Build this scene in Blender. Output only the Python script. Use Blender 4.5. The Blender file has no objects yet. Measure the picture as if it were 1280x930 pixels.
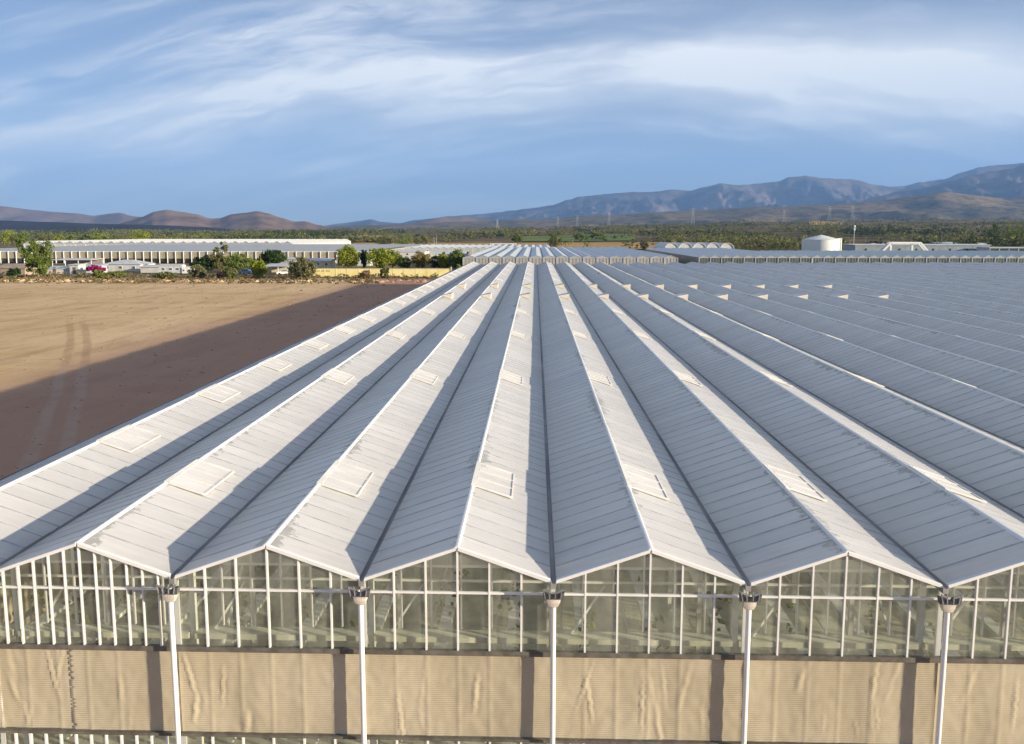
import bpy, bmesh, math, random
import numpy as np
from mathutils import Vector, Matrix, noise as mn

R = math.radians
C = bpy.context.scene.collection
scene = bpy.context.scene
rnd = random.Random(7)

# ------------------------------------------------------------------ camera
CAM = Vector((0, 0, 12.23))
PITCH, YAW, FPX = R(7.0), R(1.66), 1000.0
cd = bpy.data.cameras.new('camera')
cam = bpy.data.objects.new('camera', cd)
C.objects.link(cam)
cam.location = CAM
cam.rotation_euler = (R(90) - PITCH, 0, YAW)
cd.sensor_fit = 'HORIZONTAL'
cd.sensor_width = 36
cd.lens = 36 * FPX / 1280
cd.shift_y = -52 / 1280
cd.clip_start = 0.1
cd.clip_end = 90000
scene.camera = cam

# ------------------------------------------------------------------ sun and sky
SUN_EL, SUN_AZ = R(11.0), R(111.6)          # azimuth clockwise from +Y
sd = bpy.data.lights.new('sun', 'SUN')
sd.energy = 2.2
sd.angle = R(0.5)
sd.color = (1.0, 0.87, 0.67)
sun = bpy.data.objects.new('sun', sd)
C.objects.link(sun)
S = Vector((math.sin(SUN_AZ) * math.cos(SUN_EL), math.cos(SUN_AZ) * math.cos(SUN_EL), math.sin(SUN_EL)))
sun.rotation_euler = S.to_track_quat('Z', 'Y').to_euler()

EXPOSURE = 2.64
scene.view_settings.view_transform = 'Standard'
scene.view_settings.look = 'None'
scene.view_settings.exposure = EXPOSURE
scene.view_settings.gamma = 1
scene.view_settings.use_curve_mapping = False


class NT:
    """small node-tree writer"""
    def __init__(self, tree):
        self.t = tree
        tree.nodes.clear()

    def n(self, typ, **kw):
        nd = self.t.nodes.new(typ)
        for k, v in kw.items():
            if k.startswith('i_'):
                key = k[2:]
                key = int(key) if key.isdigit() else key.replace('_', ' ')
                self.put(nd.inputs[key], v)
            else:
                setattr(nd, k, v)
        return nd

    def put(self, sock, v):
        if isinstance(v, bpy.types.Node):
            v = v.outputs[0]
        if isinstance(v, bpy.types.NodeSocket):
            self.t.links.new(v, sock)
        else:
            if isinstance(v, (tuple, list)) and len(v) == 3 and sock.type == 'RGBA':
                v = (*v, 1)
            sock.default_value = v

    def m(self, op, a, b=0.0, c=0.0, clamp=False):
        nd = self.t.nodes.new('ShaderNodeMath')
        nd.operation = op
        nd.use_clamp = clamp
        for s, v in zip(nd.inputs, (a, b, c)):
            self.put(s, v)
        return nd.outputs[0]

    def vm(self, op, a, b=(0, 0, 0)):
        nd = self.t.nodes.new('ShaderNodeVectorMath')
        nd.operation = op
        self.put(nd.inputs[0], a)
        self.put(nd.inputs[1], b)
        return nd.outputs[0]

    def mix(self, f, a, b):
        nd = self.t.nodes.new('ShaderNodeMix')
        nd.data_type = 'RGBA'
        self.put(nd.inputs[0], f)
        self.put(nd.inputs[6], a)
        self.put(nd.inputs[7], b)
        return nd.outputs[2]

    def ramp(self, v, lo, hi, a=0.0, b=1.0, smooth=True):
        nd = self.t.nodes.new('ShaderNodeMapRange')
        nd.interpolation_type = 'SMOOTHSTEP' if smooth else 'LINEAR'
        for s, x in zip(nd.inputs, (v, lo, hi, a, b)):
            self.put(s, x)
        return nd.outputs[0]

    def noise(self, vec, scale, detail=4.0, rough=0.55, dist=0.0):
        nd = self.t.nodes.new('ShaderNodeTexNoise')
        self.put(nd.inputs['Vector'], vec)
        self.put(nd.inputs['Scale'], scale)
        self.put(nd.inputs['Detail'], detail)
        self.put(nd.inputs['Roughness'], rough)
        self.put(nd.inputs['Distortion'], dist)
        return nd.outputs[0]

    def xyz(self, vec):
        nd = self.t.nodes.new('ShaderNodeSeparateXYZ')
        self.put(nd.inputs[0], vec)
        return nd.outputs

    def cxyz(self, x, y, z):
        nd = self.t.nodes.new('ShaderNodeCombineXYZ')
        for s, v in zip(nd.inputs, (x, y, z)):
            self.put(s, v)
        return nd.outputs[0]


world = bpy.data.worlds.new('World')
scene.world = world
world.use_nodes = True
w = NT(world.node_tree)
sky = w.n('ShaderNodeTexSky', sky_type='NISHITA')
sky.sun_disc = False
sky.sun_elevation = SUN_EL
sky.sun_rotation = SUN_AZ
sky.altitude = 1000
sky.air_density = 0.9
sky.dust_density = 0.25
sky.ozone_density = 3.0
SKY_STRENGTH = 0.065
tc = w.n('ShaderNodeTexCoord')
dx, dy, dz = w.xyz(tc.outputs['Generated'])
az = w.m('ARCTAN2', dx, dy)
el = w.m('ARCSINE', dz)
# cirrus sheets: noise drawn out along bands that climb slowly to the right
warp = w.noise(w.cxyz(w.m('MULTIPLY', az, 3.0), w.m('MULTIPLY', el, 7.0), 3.1), 1.0, 4, 0.55)
elw = w.m('ADD', el, w.m('MULTIPLY', w.m('SUBTRACT', warp, 0.5), 0.06))
azc = w.m('MINIMUM', w.m('MAXIMUM', az, -0.85), 0.6)
bow = w.m('ADD', w.m('MULTIPLY', azc, 0.05), w.m('MULTIPLY', w.m('MULTIPLY', azc, azc), -0.28))   # bands climb, then level out
skew = w.m('SUBTRACT', elw, bow)
st1 = w.noise(w.cxyz(w.m('MULTIPLY', az, 1.9), w.m('MULTIPLY', skew, 13.0), 2.7), 1.0, 6, 0.55, 0.5)
st2 = w.noise(w.cxyz(w.m('MULTIPLY', az, 6.0), w.m('MULTIPLY', skew, 36.0), 5.2), 1.0, 7, 0.60, 0.5)
veil = w.noise(w.cxyz(w.m('MULTIPLY', az, 1.5), w.m('MULTIPLY', skew, 6.0), 1.4), 1.0, 4, 0.5)


def band(a, b, up, dn):       # a long streak el = a + b*az: crisp upper edge, soft lower edge
    d = w.m('SUBTRACT', w.m('SUBTRACT', skew, a), w.m('MULTIPLY', azc, b))
    d = w.m('DIVIDE', d, w.m('ADD', dn, w.m('MULTIPLY', w.m('GREATER_THAN', d, 0.0), up - dn)))
    return w.m('POWER', 2.718, w.m('MULTIPLY', w.m('MULTIPLY', d, d), -1.0))


fib = w.ramp(st2, 0.36, 0.64)
b1 = w.m('MULTIPLY', band(0.206, -0.01, 0.016, 0.036), w.m('MULTIPLY', w.ramp(veil, 0.35, 0.6, 0.85, 1.1), w.ramp(az, -0.15, 0.35, 1.0, 0.6)))
b2 = band(0.160, 0.10, 0.045, 0.075)
b3 = band(0.285, 0.02, 0.012, 0.018)
dens = w.m('MULTIPLY', w.ramp(st1, 0.44, 0.68), w.m('ADD', 0.22, w.m('MULTIPLY', fib, 0.33)))
dens = w.m('ADD', dens, w.m('MULTIPLY', b1, w.m('ADD', 0.58, w.m('MULTIPLY', fib, 0.36))))
dens = w.m('ADD', dens, w.m('MULTIPLY', b2, w.ramp(w.m('ADD', veil, w.m('MULTIPLY', az, 0.22)), 0.34, 0.62, 0.10, 0.60)))
dens = w.m('ADD', dens, w.m('MULTIPLY', b3, w.m('MULTIPLY', fib, 0.3)))
dens = w.m('MULTIPLY', dens, w.ramp(st2, 0.25, 0.7, 0.86, 1.08))
dens = w.m('ADD', w.m('MULTIPLY', dens, 0.95), 0.13, clamp=True)
# thin clouds lit by a low sun, a little warmer than the sky they cover
gm = w.n('ShaderNodeGamma', i_Color=sky.outputs[0], i_Gamma=0.72)
tint = w.n('ShaderNodeMix', data_type='RGBA', blend_type='MULTIPLY')
w.put(tint.inputs[0], 1.0)
w.put(tint.inputs[6], gm.outputs[0])
w.put(tint.inputs[7], (0.335, 0.375, 0.46, 1))
cloudc = w.mix(w.ramp(el, 0.0, 0.35), (2.2, 2.3, 2.32), (2.85, 2.85, 2.8))
colr = w.mix(dens, tint.outputs[2], cloudc)
bg = w.n('ShaderNodeBackground', i_Color=colr, i_Strength=SKY_STRENGTH)
wo = w.n('ShaderNodeOutputWorld')
w.t.links.new(bg.outputs[0], wo.inputs[0])

# ------------------------------------------------------------------ materials
MATS = {}


def newmat(name):
    m = bpy.data.materials.new(name)
    m.use_nodes = True
    MATS[name] = m
    return m, NT(m.node_tree)


def out(t, sh, disp=None):
    o = t.n('ShaderNodeOutputMaterial')
    t.put(o.inputs[0], sh)
    return o


def pos(t):
    return t.n('ShaderNodeNewGeometry').outputs['Position']


def simple(name, col, rough=0.6, var=0.18, scale=2.0, spec=0.3, metal=0.0, col2=None, bump=0.0, bscale=20.0, stretch=(1, 1, 1)):
    m, t = newmat(name)
    p = t.vm('MULTIPLY', pos(t), stretch)
    nz = t.noise(p, scale, 5, 0.6)
    a = tuple(c * (1 - var) for c in col)
    b = col2 if col2 else tuple(min(1, c * (1 + var)) for c in col)
    c = t.mix(t.ramp(nz, 0.3, 0.7), a, b)
    bs = t.n('ShaderNodeBsdfPrincipled', i_Base_Color=c, i_Roughness=rough, i_Metallic=metal)
    bs.inputs['Specular IOR Level'].default_value = spec
    if bump:
        bn = t.n('ShaderNodeBump', i_Strength=bump, i_Distance=0.02)
        t.put(bn.inputs['Height'], t.noise(p, bscale, 5, 0.6))
        t.put(bs.inputs['Normal'], bn.outputs[0])
    out(t, bs)
    return m


GX0, GW, PW = -15.6, 4.0, 2.0 / 3.0           # left gutter, bay width, pane width
FY = 15.9                                      # front gable plane
NB = 34                                        # bays
NP = 243                                       # panes along a ridge
GZ, RZ = 5.0, 5.76                             # gutter and ridge height


def roof_glass(name, base, trans, clear, stain=True):
    """whitewashed diffusing roof glass: worn thinner along the ridges, uneven from pane to pane"""
    m, t = newmat(name)
    P = pos(t)
    x, y, z = t.xyz(P)
    mm = t.m('FLOORED_MODULO', t.m('ADD', x, -(GX0 + GW / 2)), GW)
    d = t.m('MINIMUM', mm, t.m('SUBTRACT', GW, mm))        # distance from the nearest ridge
    cell = t.n('ShaderNodeTexWhiteNoise', noise_dimensions='2D')
    t.put(cell.inputs[0], t.cxyz(t.m('FLOOR', t.m('DIVIDE', t.m('ADD', y, -FY), PW)), t.m('FLOOR', t.m('DIVIDE', t.m('ADD', x, -GX0), GW / 2)), 0))
    big = t.noise(P, 0.11, 3, 0.5)
    fine = t.noise(t.vm('MULTIPLY', P, (1.2, 3.0, 1)), 1.3, 5, 0.65)
    v = t.m('ADD', t.m('MULTIPLY', cell.outputs[0], 0.12), t.m('MULTIPLY', fine, 0.16))
    v = t.m('ADD', v, t.m('MULTIPLY', big, 0.12))
    v = t.m('ADD', v, 0.83)
    odd = t.m('GREATER_THAN', cell.outputs[0], 0.955)
    v = t.m('SUBTRACT', v, t.m('MULTIPLY', odd, 0.10))
    grime = t.noise(t.vm('MULTIPLY', P, (0.7, 2.2, 1)), 0.8, 6, 0.7)
    v = t.m('MULTIPLY', v, t.ramp(grime, 0.58, 0.80, 1.0, 0.90))
    streak = t.noise(t.vm('MULTIPLY', P, (0.5, 9.0, 1)), 1.0, 4, 0.6)
    v = t.m('MULTIPLY', v, t.ramp(streak, 0.3, 0.7, 0.95, 1.03))
    worn = 0.0
    if stain:
        ed = t.m('ADD', t.m('MULTIPLY', t.noise(t.vm('MULTIPLY', P, (1, 1.2, 0)), 2.2, 5, 0.7), 0.75), t.m('MULTIPLY', t.noise(P, 0.16, 2, 0.5), 0.75))
        lim = t.m('MULTIPLY', t.ramp(ed, 0.68, 1.06, 0.0, 1.0), 0.50)
        worn = t.m('SUBTRACT', 1.0, t.ramp(d, t.m('SUBTRACT', lim, 0.07), t.m('ADD', lim, 0.05)), clamp=True)
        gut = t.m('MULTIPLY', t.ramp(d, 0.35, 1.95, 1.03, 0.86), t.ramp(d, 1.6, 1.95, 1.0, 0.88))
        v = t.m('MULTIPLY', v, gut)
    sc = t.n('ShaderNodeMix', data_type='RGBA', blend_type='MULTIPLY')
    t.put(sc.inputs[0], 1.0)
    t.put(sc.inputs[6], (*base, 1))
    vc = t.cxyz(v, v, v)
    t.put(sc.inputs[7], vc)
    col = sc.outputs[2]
    bs = t.n('ShaderNodeBsdfPrincipled', i_Base_Color=col, i_Roughness=0.36)
    bs.inputs['Specular IOR Level'].default_value = 0.6
    bn = t.n('ShaderNodeBump', i_Strength=0.12, i_Distance=0.01)
    t.put(bn.inputs['Height'], t.noise(t.vm('MULTIPLY', P, (1, 2, 1)), 3.0, 3))
    t.put(bs.inputs['Normal'], bn.outputs[0])
    tr = t.n('ShaderNodeBsdfTranslucent', i_Color=col)
    a = t.n('ShaderNodeMixShader', i_0=trans)
    t.put(a.inputs[1], bs.outputs[0])
    t.put(a.inputs[2], tr.outputs[0])
    tp = t.n('ShaderNodeBsdfTransparent', i_Color=(0.95, 0.97, 0.95))
    b = t.n('ShaderNodeMixShader')
    if stain:
        t.put(b.inputs[0], t.m('ADD', clear, t.m('MULTIPLY', worn, 0.42)))
    else:
        b.inputs[0].default_value = clear
    t.put(b.inputs[1], a.outputs[0])
    t.put(b.inputs[2], tp.outputs[0])
    out(t, b)
    return m


def clear_glass(name, dirt=0.10, tint=(0.86, 0.92, 0.86)):
    m, t = newmat(name)
    P = pos(t)
    ge = t.n('ShaderNodeNewGeometry')
    dt = t.n('ShaderNodeVectorMath', operation='DOT_PRODUCT')
    t.put(dt.inputs[0], ge.outputs['Normal'])
    t.put(dt.inputs[1], ge.outputs['Incoming'])
    fz_ = t.m('POWER', t.m('SUBTRACT', 1.0, t.m('ABSOLUTE', dt.outputs['Value']), clamp=True), 5.0)
    fr_ = t.m('ADD', 0.04, t.m('MULTIPLY', fz_, 0.96))         # thin pane: the same from both sides
    tp = t.n('ShaderNodeBsdfTransparent', i_Color=tint)
    gl = t.n('ShaderNodeBsdfGlossy', i_Roughness=0.03)
    a = t.n('ShaderNodeMixShader')
    t.put(a.inputs[0], fr_)
    t.put(a.inputs[1], tp.outputs[0])
    t.put(a.inputs[2], gl.outputs[0])
    df = t.n('ShaderNodeBsdfDiffuse', i_Color=(0.62, 0.62, 0.52))
    nz = t.noise(t.vm('MULTIPLY', P, (1.6, 1, 0.45)), 1.1, 5, 0.65)
    b = t.n('ShaderNodeMixShader')
    t.put(b.inputs[0], t.ramp(nz, 0.35, 0.72, dirt * 0.5, dirt * 2.6))
    t.put(b.inputs[1], a.outputs[0])
    t.put(b.inputs[2], df.outputs[0])
    out(t, b)
    return m


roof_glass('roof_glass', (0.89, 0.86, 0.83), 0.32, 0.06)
roof_glass('far_roof_glass', (0.66, 0.67, 0.66), 0.12, 0.0, stain=False)
roof_glass('grey_roof_film', (0.40, 0.42, 0.43), 0.10, 0.0, stain=False)
roof_glass('green_roof_film', (0.56, 0.63, 0.60), 0.10, 0.0, stain=False)
clear_glass('gable_glass', 0.06, (0.97, 0.98, 0.95))
clear_glass('bare_glass', 0.0, (0.94, 0.97, 0.95))
clear_glass('dark_glass', 0.04, (0.5, 0.55, 0.55))
simple('white_aluminium', (0.78, 0.77, 0.74), 0.38, 0.06, 1.5, 0.5)
simple('vent_metal', (0.70, 0.68, 0.63), 0.45, 0.1, 1.5, 0.4)
simple('white_paint', (0.80, 0.80, 0.78), 0.45, 0.07, 1.2, 0.4, stretch=(1, 1, 0.2))
simple('grey_aluminium', (0.42, 0.42, 0.42), 0.5, 0.2, 3, 0.4)
simple('galvanised_steel', (0.42, 0.43, 0.43), 0.42, 0.25, 8, 0.5, metal=0.6)
simple('seal_rubber', (0.11, 0.115, 0.12), 0.6, 0.2, 5)
simple('dark_rubber', (0.025, 0.025, 0.028), 0.6, 0.2, 5)
simple('gutter_metal', (0.30, 0.28, 0.275), 0.6, 0.3, 1.2, 0.3, stretch=(1, 0.2, 1))
simple('cap_plastic', (0.60, 0.55, 0.47), 0.5, 0.12, 6)
simple('rail_metal', (0.13, 0.12, 0.10), 0.5, 0.3, 4, 0.3)
simple('netting', (0.60, 0.54, 0.43), 0.8, 0.08, 4, 0.1)
simple('interior_floor', (0.55, 0.55, 0.43), 0.9, 0.3, 0.6, 0.1)
simple('interior_bench', (0.6, 0.6, 0.48), 0.7, 0.15, 1.5, 0.2)
simple('interior_white', (0.76, 0.77, 0.70), 0.5, 0.1, 2, 0.3)
simple('roller_curtain_dark', (0.26, 0.22, 0.17), 0.9, 0.15, 2, 0.1)
simple('concrete', (0.38, 0.36, 0.33), 0.85, 0.15, 1.5)
simple('cream_wall', (0.62, 0.55, 0.38), 0.8, 0.12, 0.8)
simple('yellow_wall', (0.84, 0.70, 0.27), 0.75, 0.08, 0.5, col2=(0.88, 0.75, 0.36))
simple('white_wall', (0.56, 0.55, 0.52), 0.7, 0.12, 0.6)
simple('tin_roof', (0.55, 0.56, 0.56), 0.45, 0.15, 0.9, 0.4)
simple('white_roof', (0.60, 0.59, 0.56), 0.5, 0.08, 0.7, 0.4)
simple('rust_roof', (0.40, 0.30, 0.22), 0.75, 0.3, 0.8)
simple('beige_panel', (0.36, 0.31, 0.22), 0.8, 0.15, 1.0)
simple('tank_paint', (0.76, 0.76, 0.71), 0.55, 0.07, 0.4, 0.3, stretch=(1, 1, 0.25))
simple('tank_roof_paint', (0.72, 0.73, 0.69), 0.5, 0.06, 0.4, 0.3)
simple('dark_panel', (0.10, 0.12, 0.11), 0.4, 0.25, 0.8, 0.4)
simple('blue_steel_wall', (0.24, 0.29, 0.31), 0.55, 0.15, 0.5)
simple('tyre', (0.02, 0.02, 0.02), 0.8, 0.1, 5)
simple('ink', (0.25, 0.18, 0.07), 0.8, 0.1, 5)
simple('pole_wood', (0.22, 0.19, 0.16), 0.85, 0.2, 3)
simple('bark', (0.13, 0.10, 0.075), 0.9, 0.3, 6, bump=0.4)
simple('pale_bark', (0.26, 0.22, 0.17), 0.9, 0.3, 6, bump=0.4)
for nm, c in (('car_white', (0.75, 0.75, 0.74)), ('car_blue', (0.05, 0.10, 0.25)), ('car_grey', (0.22, 0.23, 0.25)), ('car_red', (0.30, 0.04, 0.03))):
    simple(nm, c, 0.25, 0.05, 1, 0.6)


def foliage(name, c, c2, trans=0.3, scale=0.5):
    m, t = newmat(name)
    P = pos(t)
    n1 = t.noise(P, scale, 3, 0.6)
    n2 = t.n('ShaderNodeTexWhiteNoise', noise_dimensions='3D')
    t.put(n2.inputs[0], t.vm('FLOOR', t.vm('MULTIPLY', P, (1.7, 1.7, 1.7))))
    f = t.m('ADD', t.m('MULTIPLY', t.ramp(n1, 0.3, 0.7), 0.6), t.m('MULTIPLY', n2.outputs[0], 0.4))
    col = t.mix(f, c, c2)
    df = t.n('ShaderNodeBsdfPrincipled', i_Base_Color=col, i_Roughness=0.6)
    df.inputs['Specular IOR Level'].default_value = 0.15
    tr = t.n('ShaderNodeBsdfTranslucent', i_Color=col)
    a = t.n('ShaderNodeMixShader', i_0=trans)
    t.put(a.inputs[1], df.outputs[0])
    t.put(a.inputs[2], tr.outputs[0])
    out(t, a)
    return m


foliage('leaf_bright', (0.16, 0.22, 0.02), (0.34, 0.35, 0.035))
foliage('leaf_green', (0.10, 0.15, 0.03), (0.21, 0.25, 0.05))
foliage('leaf_dark', (0.02, 0.045, 0.015), (0.06, 0.10, 0.02))
foliage('leaf_olive', (0.11, 0.125, 0.045), (0.21, 0.21, 0.075))
foliage('leaf_grey', (0.13, 0.14, 0.065), (0.22, 0.21, 0.10))
foliage('leaf_gold', (0.17, 0.15, 0.03), (0.30, 0.22, 0.05))
foliage('leaf_dead', (0.05, 0.03, 0.03), (0.10, 0.06, 0.05))
foliage('leaf_dry', (0.20, 0.14, 0.07), (0.34, 0.24, 0.12))
foliage('flower_magenta', (0.30, 0.01, 0.12), (0.45, 0.03, 0.22))
foliage('thermal_screen', (0.72, 0.71, 0.66), (0.80, 0.79, 0.74), 0.5)
foliage('wood_foliage', (0.11, 0.125, 0.04), (0.23, 0.225, 0.07), 0.25, 0.02)
foliage('wood_dark', (0.03, 0.048, 0.025), (0.08, 0.10, 0.04), 0.15, 0.02)


# dirt of the open lot: pale compacted earth, darker raked stripes, wheel tracks
def dirt():
    m, t = newmat('dirt')
    P = pos(t)
    x, y, z = t.xyz(P)
    n1 = t.noise(P, 0.035, 5, 0.6, 0.6)
    n2 = t.noise(P, 0.9, 6, 0.65)
    n3 = t.noise(t.vm('MULTIPLY', P, (1.0, 0.16, 1)), 0.35, 4, 0.6)
    n4 = t.noise(P, 9.0, 4, 0.7)
    c = t.mix(t.ramp(n1, 0.35, 0.65), (0.62, 0.41, 0.20), (0.74, 0.52, 0.29))
    c = t.mix(t.m('MULTIPLY', t.ramp(n3, 0.46, 0.66), 0.42), c, (0.33, 0.20, 0.10))
    c = t.mix(t.m('MULTIPLY', t.ramp(n2, 0.52, 0.72), 0.45), c, (0.36, 0.22, 0.11))
    c = t.mix(t.m('MULTIPLY', t.ramp(n4, 0.5, 0.8), 0.25), c, (0.62, 0.44, 0.26))
    sw = t.noise(t.vm('MULTIPLY', t.vm('ADD', P, (0, 0, 40)), (0.10, 0.55, 1)), 0.16, 4, 0.55, 1.2)
    c = t.mix(t.m('MULTIPLY', t.ramp(sw, 0.52, 0.62), 0.5), c, (0.74, 0.53, 0.31))
    # shadow strip beside the greenhouse, painted into the soil as a darker, redder tone
    shade_strip = t.ramp(t.m('ADD', x, t.m('MULTIPLY', n1, 9.0)), -44, -33)
    c = t.mix(t.m('MULTIPLY', shade_strip, 0.75), c, (0.38, 0.20, 0.155))
    # two wheel tracks that run up the lot and bend away to the left
    wob = t.m('MULTIPLY', t.m('SUBTRACT', t.noise(P, 0.05, 2, 0.5), 0.5), 2.0)
    for off in (-0.3, 1.6):
        # x = -6.5 - 0.45*y - 0.0007*y^2
        cx = t.m('ADD', t.m('MULTIPLY', y, -0.45), t.m('MULTIPLY', t.m('MULTIPLY', y, y), -0.0007))
        dd = t.m('ABSOLUTE', t.m('ADD', t.m('SUBTRACT', x, t.m('ADD', cx, -7.2 + off)), wob))
        k = t.m('SUBTRACT', 1.0, t.ramp(dd, 0.25, 0.65))
        k = t.m('MULTIPLY', k, t.ramp(t.noise(P, 0.5, 4), 0.3, 0.6, 0.35, 0.8))
        k = t.m('MULTIPLY', k, t.ramp(y, 100, 112, 1, 0))
        c = t.mix(t.m('MULTIPLY', k, 0.5), c, t.mix(t.ramp(y, 66, 76), (0.50, 0.38, 0.30), (0.27, 0.165, 0.085)))
    bs = t.n('ShaderNodeBsdfPrincipled', i_Base_Color=c, i_Roughness=0.95)
    bs.inputs['Specular IOR Level'].default_value = 0.1
    bn = t.n('ShaderNodeBump', i_Strength=0.5, i_Distance=0.06)
    t.put(bn.inputs['Height'], t.m('ADD', t.m('ADD', n2, t.m('MULTIPLY', n4, 0.3)), n3))
    t.put(bs.inputs['Normal'], bn.outputs[0])
    out(t, bs)


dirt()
simple('dark_dirt', (0.30, 0.19, 0.10), 0.95, 0.25, 0.5, 0.1)
simple('scrub_ground', (0.16, 0.13, 0.065), 0.95, 0.3, 0.02, 0.1, col2=(0.26, 0.20, 0.10))
simple('green_crop', (0.12, 0.18, 0.03), 0.9, 0.3, 0.03, 0.1, col2=(0.22, 0.26, 0.06), stretch=(0.2, 1, 1))
simple('ochre_field', (0.46, 0.29, 0.10), 0.95, 0.2, 0.03, 0.1)


def slope_mat(name, a, b, dark, sc, spot, blk=0.6):
    """dry mountain ground: two tones with patches of dark scrub"""
    m, t = newmat(name)
    P = pos(t)
    n1 = t.noise(P, sc, 6, 0.6, 0.5)
    n2 = t.noise(P, spot, 6, 0.7)
    c = t.mix(t.ramp(n1, 0.35, 0.65), a, b)
    c = t.mix(t.m('MULTIPLY', t.ramp(n2, 0.45, 0.62), blk), c, dark)
    bs = t.n('ShaderNodeBsdfDiffuse', i_Color=c)
    out(t, bs)


slope_mat('plain_ground', (0.15, 0.12, 0.075), (0.25, 0.18, 0.11), (0.05, 0.058, 0.03), 0.0016, 0.012, 0.85)
slope_mat('brown_hill', (0.17, 0.105, 0.075), (0.26, 0.17, 0.115), (0.09, 0.065, 0.05), 0.0012, 0.004)
slope_mat('shaded_hill', (0.03, 0.025, 0.03), (0.045, 0.035, 0.04), (0.015, 0.018, 0.02), 0.001, 0.006)  # cloud shadow over the bench hill, painted in as a dark colour
slope_mat('blue_mountain', (0.05, 0.05, 0.06), (0.17, 0.13, 0.115), (0.02, 0.023, 0.03), 0.0009, 0.002)  # the paler tan tone paints sunlit patches onto the slopes


# ------------------------------------------------------------------ mesh helpers
class MB:
    def __init__(self):
        self.v, self.f, self.mi = [], [], []

    def add(self, vs, fs, mi=0):
        o = len(self.v)
        self.v += [tuple(v) for v in vs]
        self.f += [tuple(i + o for i in f) for f in fs]
        self.mi += [mi] * len(fs)
        return self

    def box(self, x0, x1, y0, y1, z0, z1, mi=0):
        vs = [(x0, y0, z0), (x1, y0, z0), (x1, y1, z0), (x0, y1, z0), (x0, y0, z1), (x1, y0, z1), (x1, y1, z1), (x0, y1, z1)]
        return self.add(vs, [(0, 3, 2, 1), (4, 5, 6, 7), (0, 1, 5, 4), (1, 2, 6, 5), (2, 3, 7, 6), (3, 0, 4, 7)], mi)

    def hexa(self, b, t, mi=0):                 # 4 bottom points, 4 top points
        return self.add(list(b) + list(t), [(0, 3, 2, 1), (4, 5, 6, 7), (0, 1, 5, 4), (1, 2, 6, 5), (2, 3, 7, 6), (3, 0, 4, 7)], mi)

    def bar(self, a, b, wd, ht=None, upv=(0, 0, 1), mi=0):
        a, b = Vector(a), Vector(b)
        ht = ht or wd
        d = (b - a).normalized()
        s = d.cross(Vector(upv))
        if s.length < 1e-4:
            s = d.cross(Vector((1, 0, 0)))
        s.normalize()
        u = s.cross(d)
        q = [(-s * wd - u * ht) / 2, (s * wd - u * ht) / 2, (s * wd + u * ht) / 2, (-s * wd + u * ht) / 2]
        return self.hexa([a + k for k in q], [b + k for k in q], mi)

    def tube(self, a, b, r0, r1=None, n=10, mi=0, cap=True):
        a, b = Vector(a), Vector(b)
        r1 = r0 if r1 is None else r1
        d = (b - a).normalized()
        s = d.cross(Vector((0, 0, 1)))
        if s.length < 1e-4:
            s = Vector((1, 0, 0))
        s.normalize()
        u = s.cross(d)
        vs = []
        for c, r in ((a, r0), (b, r1)):
            for k in range(n):
                q = 2 * math.pi * k / n
                vs.append(c + s * r * math.cos(q) + u * r * math.sin(q))
        fs = [(k, (k + 1) % n, n + (k + 1) % n, n + k) for k in range(n)]
        if cap:
            fs += [tuple(range(n - 1, -1, -1)), tuple(range(n, 2 * n))]
        return self.add(vs, fs, mi)

    def prism(self, poly, y0, y1, mi=0):        # polygon in x,z pushed along y
        n = len(poly)
        vs = [(x, y0, z) for x, z in poly] + [(x, y1, z) for x, z in poly]
        fs = [tuple(range(n)), tuple(range(2 * n - 1, n - 1, -1))]
        fs += [(k + n, (k + 1) % n + n, (k + 1) % n, k) for k in range(n)]
        return self.add(vs, fs, mi)

    def prism_x(self, poly, x0, x1, mi=0):      # polygon in y,z pushed along x
        n = len(poly)
        vs = [(x0, y, z) for y, z in poly] + [(x1, y, z) for y, z in poly]
        fs = [tuple(range(n)), tuple(range(2 * n - 1, n - 1, -1))]
        fs += [(k + n, (k + 1) % n + n, (k + 1) % n, k) for k in range(n)]
        return self.add(vs, fs, mi)

    def mesh(self, name, mats):
        me = bpy.data.meshes.new(name)
        me.from_pydata(self.v, [], self.f)
        for m in ([mats] if isinstance(mats, str) else mats):
            me.materials.append(MATS[m])
        if any(self.mi):
            me.polygons.foreach_set('material_index', self.mi)
        me.update()
        return me

    def build(self, name, mats, parent=None, smooth=False, loc=None):
        me = self.mesh(name, mats)
        if smooth:
            me.polygons.foreach_set('use_smooth', [True] * len(me.polygons))
        return put(name, me, parent, loc)


def put(name, me, parent=None, loc=None):
    o = bpy.data.objects.new(name, me)
    C.objects.link(o)
    if parent:
        o.parent = parent
    if loc is not None:
        o.location = loc
    return o


def tag(o, label=None, cat=None, group=None, kind=None):
    for k, v in (('label', label), ('category', cat), ('group', group), ('kind', kind)):
        if v:
            o[k] = v
    return o


def thing(name, label, cat, loc=(0, 0, 0), group=None, rz=0.0):
    o = bpy.data.objects.new(name, None)
    C.objects.link(o)
    o.location = loc
    o.rotation_euler = (0, 0, rz)
    return tag(o, label, cat, group)


def U(px):                                     # image column -> sideways slope
    return (px - 669.2) / 1000.0


def at(px, D):                                 # world X of a column at depth D
    return U(px) * D


def zat(py, D):                                # world Z of an image row at depth D
    return CAM.z + D * (290.2 - py) / 1000.0


# ------------------------------------------------------------------ ground
def sheet(name, x0, x1, y0, y1, z, mat):
    b = MB().add([(x0, y0, z), (x1, y0, z), (x1, y1, z), (x0, y1, z)], [(0, 1, 2, 3)])
    return tag(b.build(name, mat), kind='structure')


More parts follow.
